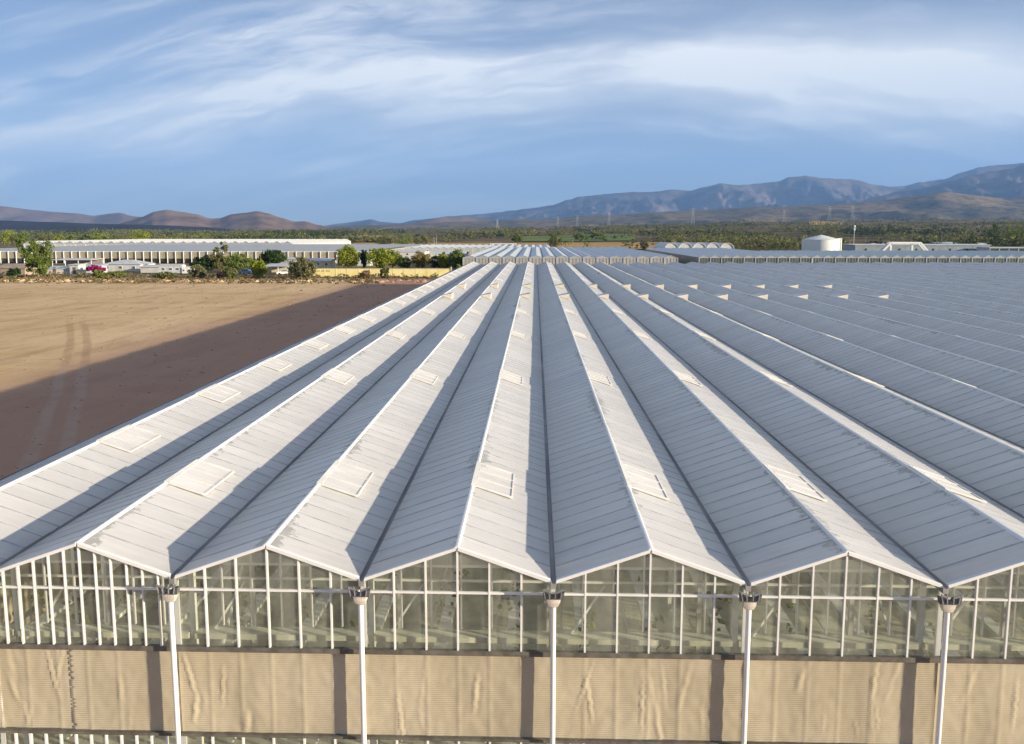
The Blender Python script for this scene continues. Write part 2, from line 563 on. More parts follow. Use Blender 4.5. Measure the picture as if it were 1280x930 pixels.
sheet('ground', -26000, 26000, -26000, 26000, 0.0, 'scrub_ground')
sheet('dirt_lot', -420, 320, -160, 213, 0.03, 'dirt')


def lerp_table(tab, x):
    if x <= tab[0][0]:
        return tab[0][1]
    for (a, b), (c, d) in zip(tab, tab[1:]):
        if x <= c:
            k = (x - a) / (c - a)
            k = k * k * (3 - 2 * k) * 0.5 + k * 0.5
            return b + (d - b) * k
    return tab[-1][1]


WOODTOP = [(-400, 288.5), (300, 287.5), (480, 286), (669, 283.5), (830, 279), (1000, 276), (1280, 273.5), (1800, 272)]
FOOT = [(-400, 289), (380, 285), (440, 281.5), (520, 279), (640, 275), (760, 268.5), (860, 263), (940, 259), (1010, 257),
        (1060, 254), (1120, 247), (1162, 241.5), (1195, 244), (1240, 249), (1300, 245), (1500, 240), (1800, 245)]


def terrain_z(px, D):
    """height of the rising plain below the mountains"""
    u = U(px)
    X = u * D
    z1 = zat(lerp_table(WOODTOP, px), 3000) - 5
    if D < 3000:
        k = max(0.0, (D - 700) / 2300)
        base = -0.6 + (z1 + 0.6) * k ** 1.25
        bump = mn.noise((X * 0.004, D * 0.004, 0)) * 7 * min(1, k * 2.5)
        return base + bump
    z2 = zat(lerp_table(FOOT, px), 7000)
    k = min(1.0, (D - 3000) / 4000)
    sp = mn.ridged_multi_fractal((X * 0.0016, D * 0.0007, 2.3), 0.95, 2.1, 6, 1.0, 2.0)
    s = k ** 1.7
    z = z1 + (z2 - z1) * s
    z -= (z2 - z1) * 0.40 * (1.3 - min(sp, 2) * 0.65) * math.sin(math.pi * min(k, 1)) ** 0.8
    z += mn.noise((X * 0.0035, D * 0.002, 5)) * 10 * k
    if D > 7000:
        z -= (D - 7000) * 0.12
    return z


def fan(name, px0, px1, n, d0, d1, nd, fz, mat):
    vs, fs = [], []
    for j in range(nd + 1):
        D = d0 * (d1 / d0) ** (j / nd)
        for i in range(n + 1):
            px = px0 + (px1 - px0) * i / n
            vs.append((U(px) * D, D, fz(px, D)))
    for j in range(nd):
        for i in range(n):
            a = j * (n + 1) + i
            fs.append((a, a + 1, a + n + 2, a + n + 1))
    b = MB()
    b.add(vs, fs)
    return tag(b.build(name, mat, smooth=True), kind='structure')


fan('plain', -420, 1760, 420, 700, 8600, 150, terrain_z, 'plain_ground')


def draped(lift):
    return lambda px, D: (max(0.0, terrain_z(px, D)) if D > 700 else 0.0) + lift


fan('green_field', 650, 792, 40, 930, 1280, 24, draped(0.9), 'green_crop')
fan('ochre_field', 405, 842, 60, 560, 860, 20, draped(0.7), 'ochre_field')
fan('stubble_field', 412, 480, 16, 930, 1500, 20, draped(1.0), 'ochre_field')
fan('bare_clearing', 1005, 1045, 10, 2300, 2700, 8, draped(3.0), 'ochre_field')


def range_fn(prof, D0, Dc, D1, spur, seed, cut=0.5):
    def fz(px, D):
        X = U(px) * D
        zc = zat(lerp_table(prof, px), Dc)
        if D <= Dc:
            k = (D - D0) / (Dc - D0)
            h = k ** 1.25
        else:
            k = 1.0
            h = 1 - (D - Dc) / (D1 - Dc)
        r = mn.ridged_multi_fractal((X * spur, D * spur * 0.55, seed), 0.9, 2.1, 6, 1.0, 2.0)
        r2 = mn.ridged_multi_fractal((X * spur * 3.2, D * spur * 1.6, seed + 4), 0.9, 2.1, 5, 1.0, 2.0) - 1.0
        carve = cut * (1.0 - min(r, 2.2) / 2.2) * math.sin(math.pi * min(k, 1.0) ** 0.9) ** 0.7 if k < 1 else 0
        rough = mn.noise((X * spur * 7, seed, 0)) * 0.015 + r2 * 0.17 * (math.sin(math.pi * min(k, 1.0)) if k < 1 else 0)
        return -8 + (zc + 8) * max(0.0, h * (1 - carve) + rough * h)
    return fz


LEFT_FAR = [(-420, 258), (-200, 250), (-60, 254), (0, 257), (35, 261.5), (60, 264), (90, 266), (115, 269), (135, 266.5), (148, 265.3), (165, 270), (190, 272), (260, 278), (330, 281), (400, 284), (470, 288), (560, 291)]
LEFT_NEAR = [(-420, 289), (120, 287), (160, 276), (175, 271), (192, 264.5), (207, 262), (225, 264.5), (245, 267.5), (262, 273), (275, 272.5), (290, 267.5),
             (305, 266), (322, 263.8), (335, 266.5), (352, 272), (368, 277), (382, 276.5), (398, 281), (420, 285), (470, 289), (520, 291)]
BENCH = [(-420, 268), (-100, 272), (0, 275), (60, 277), (130, 279.5), (200, 281), (250, 283.5), (300, 287), (360, 290)]
FAR_RANGE = [(340, 291), (390, 284), (430, 279), (452, 276), (464, 274), (478, 277.5), (500, 279), (520, 275), (545, 273), (560, 270.5), (600, 268), (620, 266), (640, 263.5), (662, 261), (690, 257),
             (710, 250), (725, 246.5), (760, 243), (790, 241), (815, 241), (835, 238), (860, 239.5), (875, 235), (898, 230.5), (915, 233), (940, 231), (965, 228.5), (978, 223), (1000, 222), (1025, 225),
             (1045, 225.5), (1062, 227), (1078, 232), (1100, 235), (1115, 234.5), (1140, 229), (1165, 226), (1185, 218), (1205, 212), (1230, 209), (1300, 204), (1450, 200), (1760, 215)]
NEAR_RANGE = [(980, 291), (1040, 262), (1080, 248), (1110, 240), (1140, 236), (1170, 228), (1195, 222), (1222, 216), (1245, 211.5), (1258, 207), (1272, 203.5), (1290, 201), (1330, 196), (1420, 190), (1560, 196), (1760, 204)]
BROWN_HILL = [(460, 291), (500, 283), (530, 275), (552, 271.5), (575, 271), (600, 273), (640, 277), (690, 283), (730, 290)]

fan('dark_bench_hill', -420, 360, 160, 3300, 4700, 26, range_fn(BENCH, 3300, 4200, 4700, 0.0012, 1.0, 0.12), 'shaded_hill')
fan('brown_hills', -420, 520, 260, 4300, 8200, 46, range_fn(LEFT_NEAR, 4300, 6200, 8200, 0.0011, 3.0, 0.42), 'brown_hill')
fan('far_brown_hills', -420, 560, 220, 7400, 12600, 40, range_fn(LEFT_FAR, 7400, 10000, 12600, 0.0007, 5.0), 'brown_hill')
fan('low_red_hill', 460, 730, 110, 6600, 9600, 34, range_fn(BROWN_HILL, 6600, 8200, 9600, 0.0009, 8.0), 'brown_hill')
fan('far_mountains', 340, 1760, 800, 9800, 19000, 90, range_fn(FAR_RANGE, 9800, 15000, 19000, 0.0010, 6.0, 0.75), 'blue_mountain')
fan('near_mountain', 980, 1760, 420, 7600, 13800, 84, range_fn(NEAR_RANGE, 7600, 11500, 13800, 0.0010, 11.0, 0.70), 'blue_mountain')

# ------------------------------------------------------------------ the big greenhouse
GH = thing('greenhouse', 'vast white multi-ridged glass greenhouse with beige curtain wall filling the foreground', 'greenhouse', (0, FY, 0))


def L(x, y, z):                                # world -> greenhouse coordinates
    return (x, y - FY, z)


EN = 0.06                                      # half gutter width
RUN = GW / 2 - EN - 0.02
Z_E, Z_R = GZ + 0.06, RZ - 0.02
SL = math.hypot(RUN, Z_R - Z_E)
TH = math.atan2(Z_R - Z_E, RUN)


def slope_pt(side, s, lift=0.0):
    """point on a roof slope, s metres below the ridge line; side +1 faces right"""
    return (side * (0.02 + s * math.cos(TH)) + side * lift * math.sin(TH), Z_R - s * math.sin(TH) + lift * math.cos(TH))


def pane_verts(side, y0, y1, s0=0.0, s1=SL, th=0.012, lift=0.0):
    p = []
    for l in (lift - th, lift):
        for y in (y0, y1):
            for s in (s0, s1):
                a = slope_pt(side, s, l)
                p.append((a[0], y, a[1]))
    # order: bottom(y0 s0, y0 s1, y1 s0, y1 s1), top(...)
    return p


PANE_F = [(0, 2, 3, 1), (4, 5, 7, 6), (0, 1, 5, 4), (2, 6, 7, 3), (0, 4, 6, 2), (1, 3, 7, 5)]
GAP = 0.014
pane_mesh = {}
for side in (-1, 1):
    b = MB()
    vs = pane_verts(side, GAP, PW - GAP)
    fs = PANE_F if side == 1 else [tuple(reversed(f)) for f in PANE_F]
    b.add(vs, fs)
    b.mi = [1, 0, 1, 1, 1, 1]
    pane_mesh[side] = b.mesh('roof_pane', ['roof_glass', 'bare_glass'])

ridge_x = [GX0 + GW * (i + 0.5) for i in range(NB)]


def proj(x, y, z):
    v = Vector((x, y, z)) - CAM
    fw = Vector((-math.sin(YAW) * math.cos(PITCH), math.cos(YAW) * math.cos(PITCH), -math.sin(PITCH)))
    rt = Vector((math.cos(YAW), math.sin(YAW), 0))
    up = rt.cross(fw)
    d = v.dot(fw)
    return 640 + FPX * v.dot(rt) / d, 413 - FPX * v.dot(up) / d, d


cells = []
for i in range(NB):
    for side in (-1, 1):
        for k in range(NP):
            cx, cy = ridge_x[i] + side * 1.0, FY + (k + 0.5) * PW
            px, py, d = proj(cx, cy, 5.4)
            vis = -25 < px < 1305 and py < 960
            if side == -1 and i < 1:
                vis = False
            cells.append((0 if vis else 1, d, i, side, k))
cells.sort()
big = MB()
tilt = random.Random(3)
for n, (vis, d, i, side, k) in enumerate(cells):
    dz = tilt.uniform(-0.004, 0.004)
    if n < 300:
        o = put('roof_pane', pane_mesh[side], GH, (ridge_x[i], k * PW, dz))
    else:
        vs = [(x + ridge_x[i], y + k * PW, z + dz) for x, y, z in pane_verts(side, GAP, PW - GAP)]
        fs = PANE_F if side == 1 else [tuple(reversed(f)) for f in PANE_F]
        big.add(vs, fs)
        big.mi[-6:] = [1, 0, 1, 1, 1, 1]
o = big.build('roof_pane', ['roof_glass', 'bare_glass'], GH)
tag(o, kind='stuff')
# glazing bars in the joints, a little below the glass
bars = MB()
for i in range(NB):
    for side in (-1, 1):
        for k in range(NP + 1):
            vs = [(x + ridge_x[i], y, z) for x, y, z in pane_verts(side, k * PW - 0.022, k * PW + 0.022, 0.01, SL - 0.01, 0.03, 0.007)]
            fs = PANE_F if side == 1 else [tuple(reversed(f)) for f in PANE_F]
            bars.add(vs, fs)
tag(bars.build('glazing_bar', 'grey_aluminium', GH), kind='stuff')
LEN = NP * PW
for i in range(NB):
    x = ridge_x[i]
    b = MB().prism([(x - 0.055, Z_R - 0.015), (x + 0.055, Z_R - 0.015), (x + 0.05, Z_R + 0.018), (x + 0.02, Z_R + 0.046), (x - 0.02, Z_R + 0.046), (x - 0.05, Z_R + 0.018)], -0.06, LEN + 0.03)
    b.build('ridge_cap', 'white_aluminium', GH)
for i in range(NB + 1):
    x = GX0 + GW * i
    b = MB()
    b.prism([(x - EN, GZ + 0.05), (x - EN + 0.012, GZ + 0.05), (x - 0.03, GZ + 0.01), (x + 0.03, GZ + 0.01), (x + EN - 0.012, GZ + 0.05), (x + EN, GZ + 0.05), (x + 0.055, GZ - 0.10), (x - 0.055, GZ - 0.10)], -0.10, LEN + 0.05)
    b.build('gutter', 'gutter_metal', GH)
# white rake trims on the front gable edges
for i in range(NB):
    for side in (-1, 1):
        b = MB()
        p0, p1 = slope_pt(side, 0.0, 0.0), slope_pt(side, SL, 0.0)
        x = ridge_x[i]
        vs = []
        for (dx_, z_) in (p0, p1):
            for yy in (-0.07, 0.02):
                vs += [(x + dx_, yy, z_ - 0.055), (x + dx_, yy, z_ + 0.016)]
        b.add(vs, [(0, 1, 5, 4), (2, 6, 7, 3), (1, 3, 7, 5), (0, 4, 6, 2), (0, 2, 3, 1), (4, 5, 7, 6)])
        b.build('gable_trim', 'white_aluminium', GH)
# roof seam dirt line behind the front edge is part of the glass; vents follow
VL, VS = 3 * PW, 1.05                          # vent length and depth down the slope


def vent_meshes():
    fr = MB()
    c, s = 1, 0
    # local: hinge at the origin, +X down the slope (rotated later), +Y along the ridge
    fr.box(-0.08, 0.05, -0.02, VL + 0.02, -0.05, 0.016)
    fr.box(VS - 0.05, VS, 0, VL, -0.02, 0.028)
    for k in range(4):
        y = min(max(k * PW, 0.0), VL)
        fr.box(0.05, VS - 0.05, y - 0.022, y + 0.022, -0.02, 0.028)
    pn = MB()
    for k in range(3):
        pn.box(0.05, VS - 0.05, k * PW + 0.026, (k + 1) * PW - 0.026, -0.008, 0.004)
    return fr.mesh('roof_vent', 'vent_metal'), pn.mesh('vent_pane', 'roof_glass')


VF, VPN = vent_meshes()


def gusset(angle):
    """insect netting that closes an opened vent: two triangular cheeks and a front curtain"""
    a = angle
    th = TH
    tip = (VS * math.cos(a), VS * math.sin(a))
    foot = (VS * math.cos(-th), VS * math.sin(-th))
    b = MB()
    for y in (0.02, VL - 0.03):
        b.add([(0, y, 0), (foot[0], y, foot[1]), (tip[0], y, tip[1]), (0, y + 0.012, 0), (foot[0], y + 0.012, foot[1]), (tip[0], y + 0.012, tip[1])],
              [(0, 1, 2), (5, 4, 3), (0, 3, 4, 1), (1, 4, 5, 2), (2, 5, 3, 0)])
    b.hexa([(foot[0], 0.02, foot[1]), (foot[0] + 0.012, 0.02, foot[1]), (foot[0] + 0.012, VL - 0.02, foot[1]), (foot[0], VL - 0.02, foot[1])],
           [(tip[0], 0.02, tip[1]), (tip[0] + 0.012, 0.02, tip[1]), (tip[0] + 0.012, VL - 0.02, tip[1]), (tip[0], VL - 0.02, tip[1])])
    return b.mesh('vent_netting', 'netting')


OPEN_ANG = R(11)
GUS = gusset(OPEN_ANG)
vr = random.Random(11)
farv = MB()
for i in range(NB):
    ys = [6 * PW + 23 * PW * j for j in range(11)] if i else [12 * PW + 11 * PW * j for j in range(21)]
    for j, y in enumerate(ys):
        if y + VL > LEN:
            continue
        opened = (j in (4, 5)) and 1 <= i <= 12 + (5 - j) * 0
        x = ridge_x[i] + 0.05
        if j > 5 and i > 0 or (i > 22 and j > 2) or (i == 0 and j > 13):
            vs = [(vx + ridge_x[i], vy + y, vz) for vx, vy, vz in pane_verts(1, 0, VL, -0.06, VS, 0.03, 0.05)]
            farv.add(vs, PANE_F)
            continue
        ang = OPEN_ANG if opened else -TH + R(vr.uniform(0.2, 1.4))
        v = put('roof_vent', VF, GH, (x, y, Z_R + 0.035))
        v.rotation_euler = (0, -ang, 0)
        put('vent_pane', VPN, v)
        if opened:
            g = put('vent_netting', GUS, v)
            g.rotation_euler = (0, ang, 0)
tag(farv.build('roof_vent', 'white_aluminium', GH), kind='stuff')

# ---- front wall
Z_TR, Z_SILL, Z_SCR0, Z_SCR1 = 4.75, 3.46, 1.50, 3.37
DET = 9                                        # bays built pane by pane


def roof_line(xr):                             # underside of the gable at xr metres from the ridge
    return Z_R - 0.055 - max(0.0, abs(xr) - 0.02) * math.tan(TH)


def curtain(i, x0, x1, seed):
    """beige wall curtain: fine horizontal ribs, drawn tight over the mullions, with a few creases"""
    rr = random.Random(seed)
    nx = 96 if i < DET else 8
    nz = 252 if i < DET else 10
    cre = []
    for _ in range(rr.randint(5, 9)):
        cre.append((rr.uniform(x0 + 0.2, x1 - 0.2), rr.uniform(Z_SCR0 + 0.1, Z_SCR1 - 0.3), rr.uniform(0.25, 0.8), rr.uniform(0.02, 0.06), rr.uniform(-0.35, 0.35), rr.uniform(0.006, 0.026)))
    seamx = x0 + 1.62
    vs, fs = [], []
    for a in range(nz + 1):
        z = Z_SCR0 + (Z_SCR1 - Z_SCR0) * a / nz
        for c in range(nx + 1):
            x = x0 + (x1 - x0) * c / nx
            y = 0.030
            if i < DET:
                y += 0.0032 * math.cos(2 * math.pi * (z - Z_SCR0) / 0.0445)
                q = ((x - x0) / PW) % 1.0
                q = min(q, 1 - q)
                y -= 0.010 * math.exp(-(q / 0.05) ** 2)
                y += 0.012 * mn.noise((x * 1.6, z * 0.5, seed)) + 0.006 * mn.noise((x * 6, z * 4, seed))
                for cx, cz, ln, wd, le, am in cre:
                    u = (z - cz) / ln
                    if abs(u) < 1:
                        d = (x - cx - le * (z - cz) - 0.03 * mn.noise((z * 8, cx, 0))) / wd
                        y -= am * (1 - u * u) * math.exp(-d * d)
                        y += 0.5 * am * (1 - u * u) * math.exp(-(d - 1.7) ** 2)
            if i == 1 and x < seamx + 0.02 * mn.noise((z * 14, 3, 0)):
                y += 0.03
            vs.append((x, y, z))
    for a in range(nz):
        for c in range(nx):
            k = a * (nx + 1) + c
            fs.append((k, k + 1, k + nx + 2, k + nx + 1))
    b = MB()
    b.add(vs, fs)
    o = b.build('wall_curtain', 'curtain_cloth', GH, smooth=True)
    return o


m, t = newmat('curtain_cloth')
P = pos(t)
x_, y_, z_ = t.xyz(P)
n1 = t.noise(t.vm('MULTIPLY', P, (1.0, 1, 0.5)), 0.9, 5, 0.6)
n2 = t.noise(t.vm('MULTIPLY', P, (3.5, 1, 14)), 2.0, 4, 0.6)
n3 = t.noise(P, 26.0, 4, 0.7)
c = t.mix(t.ramp(n1, 0.3, 0.72), (0.46, 0.395, 0.275), (0.57, 0.495, 0.36))
c = t.mix(t.m('MULTIPLY', t.ramp(n2, 0.5, 0.8), 0.3), c, (0.40, 0.33, 0.21))
c = t.mix(t.m('MULTIPLY', t.ramp(n3, 0.55, 0.8), 0.25), c, (0.44, 0.36, 0.23))
bs = t.n('ShaderNodeBsdfPrincipled', i_Base_Color=c, i_Roughness=0.85)
bs.inputs['Specular IOR Level'].default_value = 0.1
tr = t.n('ShaderNodeBsdfTranslucent', i_Color=c)
a_ = t.n('ShaderNodeMixShader', i_0=0.12)
t.put(a_.inputs[1], bs.outputs[0])
t.put(a_.inputs[2], tr.outputs[0])
out(t, a_)

for i in range(NB):
    x0 = GX0 + GW * i
    xr = ridge_x[i]
    sub = 6
    if ridge_x[i] < -8.5:
        sub = 12
    if i >= DET:
        sub = 2
    st = GW / sub
    # panes
    for k in range(sub):
        a, bq = x0 + st * k + 0.02, x0 + st * (k + 1) - 0.02
        a = max(a, x0 + 0.062)
        bq = min(bq, x0 + GW - 0.062)
        if bq - a < 0.05:
            continue
        za, zb = roof_line(a - xr), roof_line(bq - xr)
        b = MB()
        b.hexa([(a, -0.004, Z_TR + 0.02), (bq, -0.004, Z_TR + 0.02), (bq, 0.004, Z_TR + 0.02), (a, 0.004, Z_TR + 0.02)],
               [(a, -0.004, za), (bq, -0.004, zb), (bq, 0.004, zb), (a, 0.004, za)])
        b.build('gable_pane', 'gable_glass', GH)
        MB().box(a, bq, -0.004, 0.004, Z_SILL + 0.03, Z_TR - 0.02).build('wall_pane', 'gable_glass', GH)
    for k in range(1, sub):
        xm = x0 + st * k
        hw = 0.013 if sub == 12 else 0.018
        MB().box(xm - hw, xm + hw, -0.036, 0.034, Z_SILL + 0.02, roof_line(xm - xr) + 0.02).build('mullion', 'white_aluminium', GH)
    MB().box(x0 + 0.062, x0 + GW - 0.062, -0.030, 0.030, Z_TR - 0.022, Z_TR + 0.022).build('transom', 'white_aluminium', GH)
    b = MB().box(x0 - 0.02 if i == 0 else x0 + 0.001, x0 + GW - 0.001, -0.05, 0.05, Z_SCR1 + 0.002, Z_SILL + 0.02)
    b.build('sill_rail', 'rail_metal', GH)
    curtain(i, x0 + 0.004, x0 + GW - 0.004, 40 + i)
    MB().box(x0 + 0.001, x0 + GW - 0.001, -0.055, 0.05, Z_SCR0 - 0.06, Z_SCR0 - 0.002).build('curtain_tube', 'rail_metal', GH)
    for k in range(1, sub):
        xm = x0 + st * k
        MB().box(xm - 0.02, xm + 0.02, -0.03, 0.03, 0.2, Z_SCR0 - 0.065).build('lower_mullion', 'white_aluminium', GH)
    MB().box(x0 + 0.062, x0 + GW - 0.062, -0.004, 0.004, 0.2, Z_SCR0 - 0.065).build('lower_pane', 'gable_glass', GH)
    MB().box(x0 + 0.001, x0 + GW - 0.001, -0.10, 0.06, -0.1, 0.195).build('plinth', 'concrete', GH)

# downpipes with their gutter-end cups
cup = MB()
n = 16
rings = [(-0.44, 0.07), (-0.41, 0.105), (-0.33, 0.14), (-0.235, 0.155)]
for z, r in rings:
    for k in range(n):
        q = 2 * math.pi * k / n
        sx, sy = math.cos(q), math.sin(q)
        kf = 1.0 / max(abs(sx), abs(sy)) ** 0.55
        cup.v.append((r * sx * kf, r * sy * kf * 0.72, z))
for a in range(len(rings) - 1):
    for k in range(n):
        cup.f.append((a * n + k, a * n + (k + 1) % n, (a + 1) * n + (k + 1) % n, (a + 1) * n + k))
cup.f.append(tuple(range(n - 1, -1, -1)))
cup.f.append(tuple(3 * n + k for k in range(n)))
cup.mi = [0] * len(cup.f)
CUP = cup.mesh('gutter_cup', 'cap_plastic')
rub = MB()
for s in (-1, 1):
    rub.hexa([(s * 0.03, -0.13, -0.23), (s * 0.20, -0.13, -0.23), (s * 0.20, 0.0, -0.23), (s * 0.03, 0.0, -0.23)][::s],
             [(s * 0.06, -0.13, -0.13), (s * 0.22, -0.13, -0.08), (s * 0.22, 0.0, -0.08), (s * 0.06, 0.0, -0.13)][::s])
rub.box(-0.06, 0.06, -0.12, 0.0, -0.228, -0.17)
RUB = rub.mesh('rubber_seal', 'seal_rubber')
clp = MB()
for xx, le in ((-0.085, -0.3), (0.035, 0.1), (0.14, 0.5), (-0.17, -0.7)):
    clp.bar((xx, -0.15, -0.20), (xx + le * 0.06, -0.15, 0.0), 0.016, 0.03, (0, 1, 0))
clp.bar((-0.20, -0.15, -0.02), (-0.06, -0.15, -0.07), 0.03, 0.03, (0, 1, 0))
clp.bar((0.06, -0.15, -0.07), (0.21, -0.15, -0.01), 0.03, 0.03, (0, 1, 0))
CLP = clp.mesh('gutter_clip', 'galvanised_steel')
pipe = MB().tube((0, 0, 0), (0, 0, GZ - 0.43), 0.054, 0.054, 20, cap=False)
PIPE = pipe.mesh('downpipe', 'white_paint')
PIPE.polygons.foreach_set('use_smooth', [True] * len(PIPE.polygons))
for i in range(NB + 1):
    x = GX0 + GW * i
    p = put('downpipe', PIPE, GH, (x, -0.19, 0))
    for nm, me in (('gutter_cup', CUP), ('rubber_seal', RUB), ('gutter_clip', CLP)):
        put(nm, me, p, (0, 0, GZ if nm == 'gutter_cup' else GZ + 0.0))
    MB().box(x - 0.05, x + 0.05, 0.055, 0.12, 0.2, GZ - 0.105).build('corner_post', 'white_aluminium', GH)

# side and rear walls
for nm, x in (('left', GX0), ('right', GX0 + GW * NB)):
    s = -1 if nm == 'left' else 1
    MB().box(x - 0.03, x + 0.03, 0.08, LEN, 0.0, GZ - 0.11).build('side_wall', 'beige_panel', GH)
    for k in range(0, 41):
        MB().box(x + s * 0.033, x + s * 0.13, k * 4.0 + 0.2, k * 4.0 + 0.32, 0, GZ - 0.11).build('side_post', 'white_aluminium', GH)
for i in range(NB):
    x0 = GX0 + GW * i
    xr = ridge_x[i]
    MB().prism([(x0 + 0.01, 0.0), (x0 + GW - 0.01, 0.0), (x0 + GW - 0.01, GZ - 0.11), (xr, roof_line(0) - 0.02), (x0 + 0.01, GZ - 0.11)], LEN + 0.04, LEN + 0.09).build('rear_wall', 'beige_panel', GH)

# ---- the inside, seen through the front glass
XA, XB = GX0 + 0.2, GX0 + GW * 10
MB().box(GX0 + 0.1, GX0 + GW * NB - 0.1, 0.15, LEN - 0.1, 0.032, 0.06).build('floor', 'interior_floor', GH)
for i in range(10):
    x0 = GX0 + GW * i
    for k in range(6):
        xm = x0 + k * PW
        if k == 0:
            MB().box(xm - 0.06, xm + 0.06, 0.80, 0.92, 0.06, GZ - 0.12).build('inner_post', 'interior_white', GH)
        else:
            MB().box(xm - 0.018, xm + 0.018, 0.83, 0.89, Z_SILL + 0.05, roof_line(xm - ridge_x[i]) - 0.05).build('inner_mullion', 'white_aluminium', GH)
    for z in (4.95, 4.62):
        MB().box(x0 + 0.07, x0 + GW - 0.07, 0.84, 0.88, z - 0.025, z + 0.025).build('inner_beam', 'interior_white', GH)
    MB().box(x0 + 0.07, x0 + GW - 0.07, 0.70, 1.05, Z_SILL - 0.20, Z_SILL - 0.08).build('inner_ledge', 'interior_bench', GH)
    MB().box(x0 + 0.07, x0 + GW - 0.07, 0.97, 1.55, 4.90, 4.915).build('thermal_screen', 'thermal_screen', GH)
    for r in range(1, 7):
        y = r * 4.5
        MB().box(x0 - 0.06, x0 + 0.06, y - 0.06, y + 0.06, 0.06, GZ - 0.12).build('column', 'interior_white', GH)
        b = MB()
        b.bar((x0 + 0.06, y, 4.80), (x0 + GW - 0.06, y, 4.80), 0.06)
        b.bar((x0 + 0.06, y, 4.25), (x0 + GW - 0.06, y, 4.25), 0.06)
        for k in range(6):
            xa, xb = x0 + 0.1 + k * 0.63, x0 + 0.1 + (k + 1) * 0.63
            z0, z1 = (4.27, 4.78) if k % 2 else (4.78, 4.27)
            b.bar((xa, y, z0), (xb, y, z1), 0.025)
        b.build('lattice_truss', 'interior_white', GH)
    # wind braces and growing gutters
    if i % 2 == 0:
        MB().bar((x0 + 0.1, 0.9, 1.2), (x0 + 0.1, 4.4, 4.5), 0.05).build('brace', 'interior_white', GH)
    MB().bar((x0 + 0.25, 0.95, 3.1), (x0 + 1.15, 0.95, 4.5), 0.045).build('brace', 'interior_white', GH)
    for k in range(2):
        xg = x0 + 1.0 + 2.0 * k
        MB().box(xg - 0.17, xg + 0.17, 1.6, 36, 0.72, 0.84).build('growing_gutter', 'interior_white', GH)
        b = MB().tube((xg - 0.55, 1.6, 0.2), (xg - 0.55, 36, 0.2), 0.03, n=6)
        b.build('heating_pipe', 'interior_white', GH)
MB().box(XA, XB, 36.2, 36.25, 0.1, 4.85).build('inner_partition', 'thermal_screen', GH)

# crop plants on the growing gutters
pl = MB()
pr = random.Random(5)
for i in range(9):
    for k in range(2):
        xg = GX0 + GW * i + 1.0 + 2.0 * k
        y = 2.0
        while y < 30:
            hgt = pr.uniform(0.5, 1.6)
            for _ in range(16):
                c = Vector((xg + pr.gauss(0, 0.16), y + pr.gauss(0, 0.15), 0.86 + hgt * pr.random()))
                u = Vector((pr.gauss(0, 1), pr.gauss(0, 1), pr.gauss(0, 1))).normalized() * pr.uniform(0.06, 0.14)
                v = u.orthogonal().normalized() * pr.uniform(0.04, 0.09)
                pl.add([c - u, c + v, c + u, c - v], [(0, 1, 2, 3)])
            y += pr.uniform(1.8, 5.0)
o = pl.build('crop_plants', 'leaf_green', None, loc=(0, FY, 0))
tag(o, 'low pale green crop plants in rows inside the greenhouse', 'plants', kind='stuff')


# ------------------------------------------------------------------ other greenhouses
def far_greenhouse(name, label, x0, y0, bw, nb, length, gz, rz, roofm, wallm, postm, along='y', group=None, base_strip=True, posts=True):
    """multi-span house: front posts and wall panels, a gable and two slopes for every bay"""
    g = thing(name, label, 'greenhouse', (x0, y0, 0), group)
    if along == 'y':
        for i in range(nb):
            xa = i * bw
            for s in (0, 1):
                xl, xh = (xa + 0.1, xa + bw / 2) if s == 0 else (xa + bw - 0.1, xa + bw / 2)
                b = MB()
                q0 = [(xl, 0, gz - 0.02), (xh, 0, rz - 0.02), (xh, length, rz - 0.02), (xl, length, gz - 0.02)]
                q1 = [(p[0], p[1], p[2] + 0.03) for p in q0]
                if s == 1:
                    q0, q1 = q0[::-1], q1[::-1]
                b.hexa(q0, q1)
                b.build('roof_slope', roofm, g)
            MB().prism([(xa + 0.12, gz - 0.03), (xa + bw - 0.12, gz - 0.03), (xa + bw / 2, rz - 0.06)], 0.05, 0.09).build('gable_pane', 'grey_roof_film', g)
            MB().box(xa + 0.12, xa + bw - 0.12, 0.06, 0.10, 1.0, gz - 0.15).build('wall_panel', wallm, g)
            MB().box(xa + 0.02, xa + bw - 0.02, 0.0, 0.12, gz - 0.14, gz - 0.04).build('eave_beam', postm, g)
            b = MB().bar((xa + 0.06, 0.0, gz - 0.02), (xa + bw / 2, 0.0, rz), 0.06, 0.08, (0, 1, 0))
            b.bar((xa + bw / 2, 0.0, rz), (xa + bw - 0.06, 0.0, gz - 0.02), 0.06, 0.08, (0, 1, 0))
            b.build('gable_trim', postm, g)
            for q in range(1, 4):
                xm = xa + bw * q / 4
                MB().box(xm - 0.035, xm + 0.035, -0.02, 0.045, 0, gz - 0.16).build('mullion', 'grey_aluminium', g)
        for i in range(nb + 1):
            MB().box(i * bw - 0.08, i * bw + 0.08, -0.10, 0.12, 0, gz - 0.01).build('post', postm, g)
        MB().box(-0.03, 0.03, 0.13, length, 0, gz - 0.05).build('side_wall', wallm, g)
        MB().box(nb * bw - 0.03, nb * bw + 0.03, 0.13, length, 0, gz - 0.05).build('side_wall', wallm, g)
        MB().box(0.05, nb * bw - 0.05, length - 0.1, length - 0.05, 0, gz - 0.05).build('rear_wall', wallm, g)
    return g


# middle greenhouse beyond the end of ours
far_greenhouse('greenhouse', 'white ridged greenhouse directly behind the far end of the foreground roof', at(579, 240), 240, 4.0, 16, 150, 4.7, 5.35, 'far_roof_glass', 'concrete', 'tin_roof', group='greenhouses behind the foreground roof')
